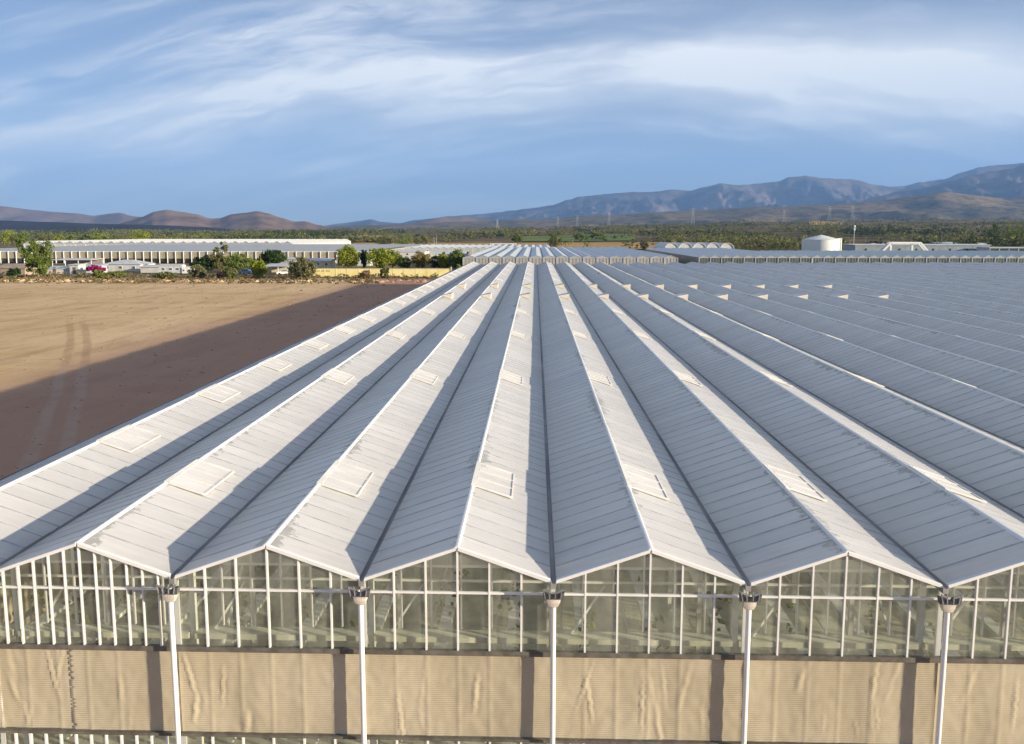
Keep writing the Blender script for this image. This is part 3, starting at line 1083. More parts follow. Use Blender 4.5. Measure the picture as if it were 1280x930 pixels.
# right-hand ones
far_greenhouse('greenhouse', 'grey roofed greenhouse just in front of the round white tank', at(872, 246), 246, 3.4, 10, 118, 4.6, 5.35, 'far_roof_glass', 'dark_panel', 'tin_roof', group='greenhouses behind the foreground roof')
far_greenhouse('greenhouse', 'green-grey roofed greenhouse in front of the white pipe bridge at far right', at(872, 246) + 34.2, 246, 3.4, 28, 62, 4.6, 5.4, 'green_roof_film', 'dark_panel', 'tin_roof', group='greenhouses behind the foreground roof')

# long greenhouse at the left: its ridges run across the view
lg = thing('greenhouse', 'long grey greenhouse with white posts and tan wall panels behind the trees at left', 'greenhouse', (at(-60, 313), 313, 0))
LGX = at(470, 313) - at(-60, 313)
nbp = int(LGX / 3.2)
for i in range(nbp):
    MB().box(i * 3.2 + 0.17, (i + 1) * 3.2 - 0.17, 0.0, 0.08, 1.9, 4.45).build('wall_panel', 'beige_panel', lg)
    MB().box(i * 3.2 + 0.17, (i + 1) * 3.2 - 0.17, 0.02, 0.06, 0.4, 1.86).build('lower_pane', 'dark_glass', lg)
for i in range(nbp + 1):
    MB().box(i * 3.2 - 0.12, i * 3.2 + 0.12, -0.4, -0.1, 0, 4.7).build('post', 'white_paint', lg)
MB().box(0, nbp * 3.2, -0.15, 0.12, 4.46, 4.70).build('eave_gutter', 'white_aluminium', lg)
for j in range(34):
    y = j * 4.2
    for s in (0, 1):
        ya, yb = (y + 0.05, y + 2.1) if s == 0 else (y + 4.15, y + 2.1)
        q0 = [(0, ya, 4.70), (nbp * 3.2, ya, 4.70), (nbp * 3.2, yb, 5.45), (0, yb, 5.45)]
        if s:
            q0 = q0[::-1]
        MB().hexa(q0, [(a, b_, c_ + 0.03) for a, b_, c_ in q0]).build('roof_slope', 'grey_roof_film', lg)
MB().box(nbp * 3.2 - 0.05, nbp * 3.2 + 0.01, 0.1, 142, 0, 4.68).build('side_wall', 'beige_panel', lg)
MB().box(0, 0.06, 0.1, 142, 0, 4.68).build('side_wall', 'beige_panel', lg)

# tall white greenhouse behind it, ridges running away
far_greenhouse('greenhouse', 'tall white sawtooth greenhouse roof rising behind the long grey greenhouse at left', at(22, 470), 470, 6.2, 26, 150, 5.4, 7.0, 'white_roof', 'white_wall', 'white_paint')
far_greenhouse('greenhouse', 'low white ridged greenhouse behind the white warehouses left of centre', at(470, 400), 400, 4.0, 22, 90, 4.2, 4.9, 'far_roof_glass', 'white_wall', 'white_aluminium')


# hoop tunnels
def hoop_house():
    g = thing('hoop_house', '', 'hoop house')
    n = 14
    Wd, H, Ln = 7.6, 3.4, 40
    arc = [(-Wd / 2 * math.cos(math.pi * k / n), 2.6 + H * math.sin(math.pi * k / n)) for k in range(n + 1)]
    b = MB()
    vs = [(x, 0, z) for x, z in arc] + [(x, Ln, z) for x, z in arc]
    b.add(vs, [(k + 1, k, n + 1 + k, n + 2 + k) for k in range(n)])
    ins = [(x * 0.985, z - 0.04) for x, z in arc]
    b.add([(x, 0, z) for x, z in ins] + [(x, Ln, z) for x, z in ins], [(k, k + 1, n + 2 + k, n + 1 + k) for k in range(n)])
    b.build('film_cover', 'white_roof', g, smooth=True)
    b = MB()
    for (xa, za), (xb, zb) in zip(arc, arc[1:]):
        b.bar((xa, -0.05, za), (xb, -0.05, zb), 0.22, 0.22, (0, 1, 0))
    b.build('front_hoop', 'white_aluminium', g)
    MB().add([(x, 0.3, z) for x, z in ins], [tuple(range(n + 1))]).build('end_film', 'tin_roof', g)
    for s in (-1, 1):
        MB().box(s * Wd / 2 - 0.1, s * Wd / 2 + 0.1, 0, Ln, 0, 2.6).build('side_wall', 'white_wall', g)
    return g


def copy_tree(o, parent=None):
    c_ = o.copy()
    C.objects.link(c_)
    c_.parent = parent
    for ch in list(o.children):
        copy_tree(ch, c_)
    return c_


h0 = hoop_house()
for k in range(5):
    o = h0 if k == 0 else copy_tree(h0)
    o.location = (at(838, 452) + k * 7.7, 452, 0.2)
    o['label'] = ['leftmost', 'second from left', 'middle', 'fourth from left', 'rightmost'][k] + ' of five white plastic hoop tunnels near the tank'
    o['group'] = 'white hoop tunnels'

# ------------------------------------------------------------------ tank, pipe bridge, sheds at the right
TK = thing('water_tank', 'round white steel tank with shallow cone roof beyond the grey greenhouse', 'tank', (at(1020, 380), 380, 0))
rt = 8.4
b = MB()
n = 64
ze, za = zat(299, 380), zat(293.2, 380)
b.add([(rt * math.cos(2 * math.pi * k / n), rt * math.sin(2 * math.pi * k / n), z) for z in (0, ze) for k in range(n)], [(k, (k + 1) % n, n + (k + 1) % n, n + k) for k in range(n)])
b.build('shell', 'tank_paint', TK, smooth=True)
b = MB()
b.add([((rt + 0.15) * math.cos(2 * math.pi * k / n), (rt + 0.15) * math.sin(2 * math.pi * k / n), ze - 0.05) for k in range(n)] + [(0, 0, za)], [(k, (k + 1) % n, n) for k in range(n)])
b.build('cone_roof', 'tank_roof_paint', TK)
for z in (2.5, 5.0, 7.4):
    b = MB()
    for k in range(n):
        q0, q1 = 2 * math.pi * k / n, 2 * math.pi * (k + 1) / n
        b.bar((rt * math.cos(q0) * 1.004, rt * math.sin(q0) * 1.004, z), (rt * math.cos(q1) * 1.004, rt * math.sin(q1) * 1.004, z), 0.06, 0.05)
    b.build('seam_ring', 'tank_paint', TK)
for q, wd, hh in ((-38, 1.3, 5.2), (-15, 0.9, 4.2)):
    qa = R(q)
    b = MB()
    for s in (-1, 1):
        b.bar((rt * math.cos(qa) * 1.02 + s * wd / 2 * -math.sin(qa), rt * math.sin(qa) * 1.02 + s * wd / 2 * math.cos(qa), 2),
              (rt * math.cos(qa) * 1.02 + s * wd / 2 * -math.sin(qa), rt * math.sin(qa) * 1.02 + s * wd / 2 * math.cos(qa), hh), 0.12)
    for z in np.arange(2.3, hh + 0.01, 0.5):
        b.bar((rt * math.cos(qa) * 1.02 - wd / 2 * -math.sin(qa), rt * math.sin(qa) * 1.02 - wd / 2 * math.cos(qa), z),
              (rt * math.cos(qa) * 1.02 + wd / 2 * -math.sin(qa), rt * math.sin(qa) * 1.02 + wd / 2 * math.cos(qa), z), 0.1)
    b.build('ladder', 'cream_wall', TK)
b = MB().tube((rt + 0.5, -1.5, 0), (rt + 0.5, -1.5, ze + 0.4), 0.3, n=12)
b.tube((rt + 0.5, -1.5, ze + 0.3), (rt - 1.5, -1.5, ze + 0.3), 0.28, n=12)
b.build('inlet_pipe', 'white_paint', TK, smooth=False)

DB = 330
BR = thing('pipe_bridge', 'white trapezoid pipe bridge arching over the roofs at far right', 'pipe bridge', (0, DB, 0))
zt, zb = zat(303.2, DB), zat(314, DB)
for dy in (0, 2.2):
    b = MB()
    pts = [(at(1095, DB), zb), (at(1105, DB), zt), (at(1141, DB), zt), (at(1151, DB), zb)]
    for (xa, z0), (xb, z1) in zip(pts, pts[1:]):
        b.bar((xa, dy, z0), (xb, dy, z1), 0.7, 0.7, (0, 1, 0))
    b.build('pipe', 'white_paint', BR)
for px in (1106, 1132):
    MB().box(at(px, DB) - 0.35, at(px, DB) + 0.35, 0.4, 1.6, 0, zt - 0.36).build('support_leg', 'white_paint', BR)
for k in range(5):
    x = at(1106 + 8 * k, DB)
    MB().box(x - 0.1, x + 0.1, 0.36, 1.84, zt - 0.1, zt + 0.1).build('cross_tie', 'white_paint', BR)

SH = thing('packing_shed', 'long blue-grey steel shed with dark vents behind the pipe bridge', 'shed', (at(1062, 350), 350, 0))
W_ = at(1225, 350) - at(1062, 350)
n = 16
zt = zat(305.5, 350)
for k in range(n):
    MB().box(W_ / n * k + 0.04, W_ / n * (k + 1) - 0.04, -0.06, 0.0, 0, zt - 0.25).build('wall_panel', 'blue_steel_wall', SH)
    if k % 2:
        MB().box(W_ / n * k + 0.8, W_ / n * k + 1.4, -0.2, -0.07, zt - 3.2, zt - 1.6).build('wall_vent', 'dark_rubber', SH)
MB().box(0, W_, 0.0, 14, 0, zt - 0.26).build('wall', 'blue_steel_wall', SH)
MB().hexa([(-0.3, -0.5, zt - 0.25), (W_ + 0.3, -0.5, zt - 0.25), (W_ + 0.3, 14.5, zt), (-0.3, 14.5, zt)], [(-0.3, -0.5, zt - 0.05), (W_ + 0.3, -0.5, zt - 0.05), (W_ + 0.3, 14.5, zt + 0.2), (-0.3, 14.5, zt + 0.2)]).build('roof', 'tin_roof', SH)
S2 = thing('packing_shed', 'white panelled shed at the right edge beyond the green-grey roof', 'shed', (at(1225, 338), 338, 0))
W2 = 34
zt = zat(308.5, 338)
MB().box(0, W2, 0, 10, 0, zt - 0.2).build('wall', 'white_wall', S2)
for k in range(9):
    MB().box(k * 3.9 - 0.08, k * 3.9 + 0.08, -0.12, -0.01, 0, zt - 0.3).build('wall_rib', 'tin_roof', S2)
    MB().box(k * 3.9 + 0.2, k * 3.9 + 3.6, -0.05, -0.012, zt - 3.0, zt - 0.5).build('window', 'dark_glass', S2)
MB().box(-0.3, W2 + 0.3, -0.4, 10.4, zt - 0.2, zt).build('roof', 'tin_roof', S2)


# ------------------------------------------------------------------ houses and sheds on the left
def house(name, label, px0, px1, D, h, depth, rise, wallm, roofm, cat='shed', roof='gable', open_front=False, doors=0, windows=0, overhang=0.35):
    x0, x1 = at(px0, D), at(px1, D)
    Wd = x1 - x0
    g = thing(name, label, cat, (x0, D, 0))
    if open_front:
        n_ = max(2, int(Wd / 3.5))
        for k in range(n_ + 1):
            for yy in (0.1, depth - 0.1):
                MB().box(Wd * k / n_ - 0.09, Wd * k / n_ + 0.09, yy - 0.09, yy + 0.09, 0, h).build('post', 'white_paint', g)
        MB().box(0.1, Wd - 0.1, depth - 0.3, depth - 0.2, 0, h - 0.02).build('back_wall', wallm, g)
    else:
        MB().box(0, Wd, 0, depth, 0, h).build('wall', wallm, g)
    o_ = overhang
    if roof == 'gable':
        MB().prism_x([(-o_, h - 0.05), (depth / 2, h + rise), (depth + o_, h - 0.05), (depth + o_, h + 0.06), (depth / 2, h + rise + 0.12), (-o_, h + 0.06)][::-1], -o_, Wd + o_).build('roof', roofm, g)
    elif roof == 'hip':
        rg = min(Wd, depth) * 0.5
        b_ = MB()
        b_.add([(-o_, -o_, h), (Wd + o_, -o_, h), (Wd + o_, depth + o_, h), (-o_, depth + o_, h), (rg, depth / 2, h + rise), (Wd - rg, depth / 2, h + rise)],
               [(0, 1, 5, 4), (1, 2, 5), (2, 3, 4, 5), (3, 0, 4), (3, 2, 1, 0)])
        b_.build('roof', roofm, g)
    else:
        MB().hexa([(-o_, -o_, h), (Wd + o_, -o_, h), (Wd + o_, depth + o_, h + rise), (-o_, depth + o_, h + rise)],
                  [(-o_, -o_, h + 0.15), (Wd + o_, -o_, h + 0.15), (Wd + o_, depth + o_, h + rise + 0.15), (-o_, depth + o_, h + rise + 0.15)]).build('roof', roofm, g)
    for k in range(doors):
        x = Wd * (k + 0.5) / doors * 0.6 + 0.6
        MB().box(x - 0.45, x + 0.45, -0.05, 0.02, 0, 2.0).build('door', 'rail_metal', g)
    for k in range(windows):
        x = Wd * (k + 0.5) / windows
        f = MB().box(x - 0.55, x + 0.55, -0.06, 0.02, h - 1.45, h - 0.5).build('window_frame', 'white_paint', g)
        MB().box(x - 0.45, x + 0.45, -0.07, -0.062, h - 1.35, h - 0.6).build('pane', 'dark_glass', f)
    return g


house('shed', 'rusty tin roofed shed at the left edge beside the tall tree', -22, 21, 226, 1.9, 7, 0.9, 'rust_roof', 'rust_roof', roof='lean')
house('carport', 'open flat white carport behind the tall tree at left', 57, 107, 272, 2.7, 8, 0.25, 'concrete', 'white_roof', 'carport', roof='lean', open_front=True)
house('shed', 'low white shed with flat tin roof right of the tall tree', 47, 79, 233, 1.55, 5, 0.45, 'white_wall', 'tin_roof', roof='lean', doors=1)
house('house', 'small white block house left of the magenta bougainvillea', 79, 90, 232, 2.6, 4, 0.2, 'white_wall', 'white_roof', 'house', roof='lean', doors=1)
house('house', 'grey shack with tin roof just behind the magenta bougainvillea', 91, 116, 238, 1.9, 5, 0.5, 'tin_roof', 'tin_roof', 'house', roof='lean', windows=1)
house('house', 'white house with broad pale hip roof left of the white trailer', 119, 170, 248, 2.2, 10, 1.35, 'white_wall', 'tin_roof', 'house', roof='hip', windows=3)
house('shed', 'low white lean-to between the hip roofed house and the trailer', 170, 194, 240, 1.7, 5, 0.4, 'white_wall', 'white_roof', roof='lean')
house('carport', 'white roofed yellow walled porch left of the grey willow', 329, 362, 238, 2.05, 6, 0.5, 'cream_wall', 'tin_roof', 'carport', roof='lean', open_front=True)
house('shed', 'grey shed behind the dark dome tree', 342, 368, 285, 2.6, 6, 0.4, 'concrete', 'tin_roof', roof='lean', windows=2)
house('house', 'cream house with pale roof left of the bright yellow-green tree', 381, 412, 266, 2.6, 8, 0.8, 'cream_wall', 'tin_roof', 'house', windows=3)
house('shed', 'white cabin peeping from between two bright trees', 446, 462, 292, 2.4, 5, 0.4, 'white_wall', 'white_roof', roof='lean')
house('warehouse', 'white warehouse with stepped roof units behind the bright trees', 488, 531, 330, 4.2, 14, 0.8, 'white_wall', 'white_roof', 'warehouse', windows=3)
house('warehouse', 'long low white roofed warehouse behind the golden tree', 533, 582, 340, 3.1, 16, 1.2, 'white_wall', 'white_roof', 'warehouse', windows=2)
house('house', 'small distant house with white roof in front of the ochre field', 509, 524, 560, 2.6, 6, 0.9, 'rust_roof', 'white_roof', 'house')
house('house', 'cream cottage in the scrub just right of the mast', 1083, 1089, 620, 3.0, 6, 0.8, 'cream_wall', 'tin_roof', 'house')
house('house', 'yellow cottage with wide roof left of the pipe bridge top', 1090, 1098, 600, 3.2, 6, 0.9, 'cream_wall', 'rust_roof', 'house')
house('house', 'white ranch house with long tin roof above the blue-grey shed', 1156, 1185, 640, 3.2, 9, 1.2, 'white_wall', 'tin_roof', 'house', windows=3)
house('house', 'small white house near the tall green trees at far right', 1212, 1221, 600, 3.4, 6, 0.9, 'white_wall', 'tin_roof', 'house')

TR = thing('trailer', 'white mobile home trailer with two small square windows at its right end', 'trailer', (at(194, 231), 231, 0))
WT = at(236, 231) - at(194, 231)
b = MB().prism_x([(0, 0.35), (2.6, 0.35), (2.6, 2.55), (1.3, 2.8), (0, 2.55)], 0, WT - 2.9)
b.build('body', 'tin_roof', TR)
MB().prism_x([(-0.3, 0.3), (2.7, 0.3), (2.7, 2.0), (1.3, 2.25), (-0.3, 2.0)], WT - 2.88, WT).build('annex', 'white_paint', TR)
for x in (WT - 2.3, WT - 0.9):
    f = MB().box(x - 0.3, x + 0.3, -0.36, -0.302, 0.9, 1.5).build('window_frame', 'white_paint', TR)
    MB().box(x - 0.22, x + 0.22, -0.37, -0.362, 0.98, 1.42).build('pane', 'dark_rubber', f)
for x in (1.2, 3.4, 5.4):
    f = MB().box(x - 0.5, x + 0.5, -0.05, -0.002, 1.2, 1.9).build('window_frame', 'white_paint', TR)
    MB().box(x - 0.42, x + 0.42, -0.06, -0.052, 1.28, 1.82).build('pane', 'dark_glass', f)
MB().prism_x([(-0.15, 2.52), (1.3, 2.84), (2.75, 2.52), (2.75, 2.6), (1.3, 2.94), (-0.15, 2.6)][::-1], -0.15, WT - 2.95).build('roof', 'white_roof', TR)
for x in (1.5, 2.3):
    MB().tube((x, 0.2, 0.3), (x, 0.02, 0.3), 0.3, n=14).build('wheel', 'tyre', TR)

# yellow perimeter wall
D = 221
YW = thing('perimeter_wall', 'long low yellow wall at the end of the dirt lot', 'wall', (at(390, D), D, 0))
WL = at(563, D) - at(390, D)
n = 12
for k in range(n):
    MB().box(WL / n * k + 0.10, WL / n * (k + 1) - 0.10, 0.0, 0.2, 0.0, 2.12).build('wall_panel', 'yellow_wall', YW)
for k in range(n + 1):
    MB().box(WL / n * k - 0.098, WL / n * k + 0.098, -0.05, 0.25, 0, 2.2).build('pilaster', 'yellow_wall', YW)
MB().box(-0.1, WL + 0.1, -0.06, 0.26, 2.202, 2.30).build('coping', 'cream_wall', YW)
MB().box(WL + 0.1, WL + 0.4, -0.15, 0.3, 0, 2.7).build('end_pillar', 'cream_wall', YW)
b = MB()
lr = random.Random(2)
x = 0.9
for wl in (4, 4, 5):
    for _ in range(wl):
        b.box(x, x + 0.16, -0.004, -0.0015, 1.35, 1.35 + lr.choice((0.3, 0.4, 0.36)))
        x += 0.24
    x += 0.35
b.build('faded_lettering', 'ink', YW)


# parked cars
def car(name, label, px, D, col, rz=0.0):
    g = thing(name, label, 'car', (at(px, D), D, 0), 'cars parked behind the yellow wall', rz)
    b = MB()
    prof = [(-2.1, 0.35), (-2.15, 0.75), (-1.9, 0.95), (-1.25, 1.0), (-0.65, 1.45), (0.75, 1.48), (1.45, 1.05), (2.05, 0.95), (2.15, 0.7), (2.1, 0.35)]
    b.prism(prof[::-1], -0.85, 0.85)
    b.build('body', col, g)
    b = MB()
    gp = [(-1.05, 1.02), (-0.58, 1.38), (0.68, 1.40), (1.2, 1.04)]
    b.prism(gp[::-1], -0.87, -0.852)
    b.prism(gp[::-1], 0.852, 0.87)
    b.build('window', 'dark_rubber', g)
    for x in (-1.3, 1.3):
        for y in (-0.8, 0.8):
            MB().tube((x, y - 0.1, 0.33), (x, y + 0.1, 0.33), 0.33, n=14).build('wheel', 'tyre', g)
    return g


for k, (px, cl, lb) in enumerate(((397, 'car_grey', 'grey parked car behind the left end of the yellow wall'), (421, 'car_white', 'white parked car behind the yellow wall near the cream house'),
                                  (452, 'car_white', 'white parked car behind the yellow wall under the dark cypress'), (466, 'car_white', 'white parked car left of the small shrub on the yellow wall'),
                                  (474, 'car_blue', 'blue parked car behind the yellow wall beside the small shrub'), (494, 'car_white', 'white parked car behind the middle of the yellow wall'),
                                  (502, 'car_grey', 'grey parked car behind the right half of the yellow wall'), (511, 'car_white', 'white parked car behind the yellow wall near the golden tree'),
                                  (527, 'car_red', 'red parked car behind the right part of the yellow wall'))):
    car('parked_car', lb, px, 231 + (k % 3), cl, R(80 + 12 * (k % 3)))
car('parked_car', 'white parked car in front of the yellow walled porch', 353, 229, 'car_white', R(20))
car('parked_car', 'dark blue parked car under the dark green hedge tree', 305, 232, 'car_blue', R(-10))
bus = thing('parked_bus', 'long white bus parked at the edge of the green field', 'bus', (at(613, 640), 640, 0))
MB().prism_x([(0, 0.5), (2.4, 0.5), (2.4, 3.0), (2.2, 3.2), (0.2, 3.2), (0, 3.0)], 0, 21).build('body', 'white_paint', bus)
MB().box(0.5, 20.5, -0.03, -0.004, 1.7, 2.6).build('window', 'dark_rubber', bus)
for x in (3, 17):
    MB().tube((x, 0.3, 0.5), (x, -0.02, 0.5), 0.5, n=14).build('wheel', 'tyre', bus)


# ------------------------------------------------------------------ trees
def leaves(mb, centre, rx, ry, rz, clumps, per, size, r, mi=0, hollow=0.35):
    cs = []
    for _ in range(clumps):
        while True:
            p = Vector((r.uniform(-1, 1), r.uniform(-1, 1), r.uniform(-1, 1)))
            if hollow < p.length < 1:
                break
        cs.append((p, r.uniform(0.18, 0.42)))
    for p, cr in cs:
        for _ in range(per):
            q = Vector((r.gauss(0, 1), r.gauss(0, 1), r.gauss(0, 1))).normalized() * cr * r.random() ** 0.4
            c_ = p + q
            c_ = Vector((centre[0] + c_.x * rx, centre[1] + c_.y * ry, centre[2] + c_.z * rz))
            u = Vector((r.gauss(0, 1), r.gauss(0, 1), r.gauss(0, 1))).normalized()
            v = u.orthogonal().normalized()
            v.rotate(Matrix.Rotation(r.uniform(0, 6.28), 3, u))
            s = size * r.uniform(0.6, 1.3)
            mb.add([c_ - u * s, c_ + v * s * 0.55, c_ + u * s, c_ - v * s * 0.55], [(0, 1, 2, 3)], mi)


def tree(name, label, px, D, wpx, htop, mat, seed, bark='bark', clumps=34, per=46, size=0.32, shape='round', cat='tree', group=None, zbase=0.0, bare=0.3):
    r = random.Random(seed)
    Wd = wpx * D / 1000.0
    g = thing(name, label, cat, (at(px, D), D, zbase), group)
    H = htop
    tk = MB()
    tr_ = max(0.12, H * 0.028)
    tk.tube((0, 0, -0.1), (Wd * 0.02, 0, H * bare), tr_ * 1.25, tr_ * 0.85, 9)
    tk.tube((Wd * 0.02, 0, H * bare), (Wd * 0.0, 0.1, H * 0.72), tr_ * 0.85, tr_ * 0.3, 8)
    for k in range(6):
        q = k * 1.05 + r.uniform(-0.3, 0.3)
        z0 = H * r.uniform(bare * 0.8, 0.55)
        tk.tube((0, 0, z0), (math.cos(q) * Wd * 0.33, math.sin(q) * Wd * 0.33, z0 + H * r.uniform(0.12, 0.3)), tr_ * 0.5, tr_ * 0.12, 6)
    tk.build('trunk', bark, g)
    cr = MB()
    if shape == 'round':
        zc = H * (0.5 + bare * 0.42)
        leaves(cr, (0, 0, zc), Wd * 0.44, Wd * 0.44, (H - zc) * 0.9, int(clumps * 1.5), per, size, r, hollow=0.2)
    elif shape == 'column':
        leaves(cr, (0, 0, H * 0.54), Wd * 0.40, Wd * 0.40, H * 0.43, clumps, per, size, r, hollow=0.2)
    else:                                       # loose: several lobes
        for k in range(5):
            q = r.uniform(0, 6.28)
            rr_ = r.uniform(0.05, 0.3) * Wd
            zz = H * r.uniform(0.36, 0.82)
            leaves(cr, (math.cos(q) * rr_, math.sin(q) * rr_, zz), Wd * 0.26, Wd * 0.26, min(H * 0.2, H - zz), clumps // 4, per, size, r, hollow=0.1)
        leaves(cr, (0, 0, H * 0.28), Wd * 0.34, Wd * 0.34, H * 0.22, clumps // 4, per, size, r)
    cr.build('crown', mat, g)
    return g


def TT(label, px, ybase, ytop, wpx, mat, seed, **k):
    D = CAM.z / ((ybase - 290.2) / 1000.0)
    H = (ybase - ytop) * D / 1000.0
    nm = k.pop('name', 'tree')
    return tree(nm, label, px, D, wpx, H, mat, seed, **k)


TT('tall loose pale green tree standing alone in front of the long grey greenhouse', 38, 347, 293, 50, 'leaf_green', 1, shape='loose', clumps=60, per=60, bark='pale_bark')
TT('sparse feathery tree rising from the dark hedge before the long greenhouse', 273, 341, 302, 32, 'leaf_olive', 2, shape='loose', clumps=36, per=40)
TT('broad dark green bush tree right of the white trailer', 252, 341, 319, 36, 'leaf_dark', 3, bare=0.08)
TT('dense dark green hedge tree left of the dome tree', 295, 340, 317, 46, 'leaf_green', 4, bare=0.08, clumps=40)
TT('dark green dome shaped tree in front of the long grey greenhouse', 337, 337, 310.5, 36, 'leaf_dark', 5, bare=0.15, clumps=44)
TT('slim yellow-green tree left of the white roofed porch', 321, 348, 324, 20, 'leaf_bright', 6, bare=0.1)
TT('grey-green drooping willow at the left end of the yellow wall', 376, 350, 321, 34, 'leaf_grey', 7, bare=0.06, clumps=50)
TT('bright yellow-green round tree left of the dark cypress', 434, 337, 306.5, 34, 'leaf_bright', 8, bare=0.12, clumps=46)
TT('dark narrow cypress between the two bright trees', 455, 336, 311, 11, 'leaf_dark', 9, shape='column', bare=0.05)
TT('bright green twin-lobed tree right of the dark cypress', 474, 337, 309, 34, 'leaf_bright', 10, bare=0.1, clumps=46)
TT('bright green tree in front of the white warehouse', 490, 336, 312, 26, 'leaf_bright', 11, bare=0.1)
TT('small dark green tree behind the middle of the yellow wall', 506, 336, 321, 20, 'leaf_green', 12, bare=0.05)
TT('golden olive round tree behind the yellow wall', 527, 336, 314, 28, 'leaf_gold', 13, bare=0.1, clumps=40)
TT('dark green bush at the right end of the yellow wall', 548, 337, 320, 22, 'leaf_dark', 14, bare=0.05)
TT('green tree with bright top nearest the greenhouse corner', 572, 339, 312, 26, 'leaf_green', 15, bare=0.08, clumps=40)
TT('light green tree just left of the one at the greenhouse corner', 556, 338, 314.5, 18, 'leaf_bright', 16, bare=0.1)
TT('low green shrub by the corner of the middle greenhouse', 575, 344, 330, 9, 'leaf_bright', 17, name='shrub', cat='shrub', bare=0.03, clumps=14, per=30)
TT('small green shrub growing in front of the yellow wall', 480, 348, 333, 14, 'leaf_olive', 18, name='shrub', cat='shrub', bare=0.05, clumps=16, per=30)
TT('dry brownish shrub left of the green one before the yellow wall', 458, 349, 338, 22, 'leaf_dry', 19, name='shrub', cat='shrub', bare=0.03, clumps=16, per=26)
TT('dark purplish dead shrub right of the trailer', 272, 350, 338, 10, 'leaf_dead', 20, name='shrub', cat='shrub', bare=0.05, clumps=14, per=26)
TT('olive rounded shrub just right of the white trailer', 243, 348, 331, 22, 'leaf_grey', 21, name='shrub', cat='shrub', bare=0.03, clumps=26)
TT('pale green shrub beside the dead one right of the trailer', 283, 349, 333, 22, 'leaf_olive', 22, name='shrub', cat='shrub', bare=0.03, clumps=26)
TT('olive green shrub in front of the white trailer', 203, 350, 340, 26, 'leaf_olive', 23, name='shrub', cat='shrub', bare=0.03, clumps=26)
TT('green shrub in front of the hip roofed house', 140, 347, 339, 26, 'leaf_green', 24, name='shrub', cat='shrub', bare=0.03, clumps=26)
TT('green shrub under the magenta bougainvillea', 117, 348, 338, 16, 'leaf_green', 25, name='shrub', cat='shrub', bare=0.03, clumps=20)
TT('magenta flowering bougainvillea among the sheds', 113, 343, 331.5, 22, 'flower_magenta', 26, name='bougainvillea', cat='shrub', bare=0.1, clumps=20)
TT('dark shrub at the left edge before the rusty shed', 6, 349, 335, 16, 'leaf_dark', 27, name='shrub', cat='shrub', bare=0.03, clumps=20)
# row beyond the left greenhouses
rowl = ['leftmost', 'second', 'third', 'fourth', 'fifth', 'sixth', 'seventh', 'eighth']
for k, (px, wp, tp, mt) in enumerate(((2, 24, 288, 'leaf_bright'), (20, 22, 289, 'leaf_green'), (48, 22, 290, 'leaf_olive'), (70, 18, 293, 'leaf_bright'), (88, 22, 293, 'leaf_green'), (104, 18, 291.5, 'leaf_green'), (120, 20, 290, 'leaf_bright'), (134, 16, 292, 'leaf_green'))):
    D_ = 700 + 8 * (k % 3)
    tree('tree', rowl[k] + ' tree from the left in the green row behind the greenhouses at left', px, D_, wp, zat(tp, D_), mt, 50 + k, size=0.6, clumps=24, per=34, bare=0.1, group='tree row behind the left greenhouses')
tree('tree', 'lone big round yellow-green tree above the tall white greenhouse roof', 171, 720, 29, zat(287.2, 720), 'leaf_bright', 60, size=0.6, clumps=40, per=40, bare=0.1)
for px, D_, wp, tp, mt, lb in ((505, 640, 32, 291, 'leaf_green', 'green tree left of the white utility poles in mid distance'), (480, 650, 26, 294, 'leaf_olive', 'olive tree by the stubble field in mid distance'),
                               (528, 600, 22, 293.5, 'leaf_olive', 'grey-green tree right of the small distant house'), (694, 560, 20, 291.5, 'leaf_olive', 'rounded olive tree standing before the green field'),
                               (726, 1050, 20, 291, 'leaf_green', 'left one of two pale trees on the green field'), (747, 1050, 24, 290, 'leaf_green', 'right one of two pale trees on the green field'),
                               (804, 560, 12, 302, 'leaf_olive', 'small round bush left of the hoop tunnels'), (1226, 640, 22, 279, 'leaf_dark', 'tall dark tree at far right beside the small white house'),
                               (1246, 660, 20, 281, 'leaf_green', 'green tree between the dark one and the rightmost pair'), (1262, 620, 18, 279.5, 'leaf_green', 'tall green tree second from the right edge'),
                               (1279, 630, 20, 278, 'leaf_green', 'tall green tree cut by the right edge'), (1083, 370, 16, 303.8, 'leaf_gold', 'yellowish bush in front of the long blue-grey shed'),
                               (646, 900, 16, 293, 'leaf_green', 'green tree at the left edge of the green field'), (1044, 470, 10, 296, 'leaf_dark', 'dark slim tree just right of the tank')):
    tree('tree', lb, px, D_, wp, max(2.0, zat(tp, D_)), mt, int(px * 7), size=0.30 if D_ < 450 else (0.5 if D_ < 800 else 0.9), clumps=26, per=34, bare=0.08, shape='column' if px in (1044, 1226, 1262, 1279) else 'round')

# scrub in front of the sheds
sc_ = MB()
r = random.Random(9)
for _ in range(900):
    px = r.uniform(-120, 600)
    py = r.uniform(346.5, 355.5) if r.random() < 0.8 else r.uniform(343, 349)
    D_ = CAM.z / ((py - 290.2) / 1000)
    x = at(px, D_)
    if px > 470 and py > 350:
        continue
    s = r.uniform(0.35, 1.1)
    leaves(sc_, (x, D_, s * 0.45), s * 1.1, s, s * 0.6, 3, 7, 0.26, r, mi=r.choice((0, 0, 0, 0, 1, 2)), hollow=0.0)
tag(sc_.build('dry_scrub', ['leaf_dry', 'leaf_olive', 'leaf_grey']), 'dry brown scrub along the far edge of the dirt lot', 'scrub', kind='stuff')
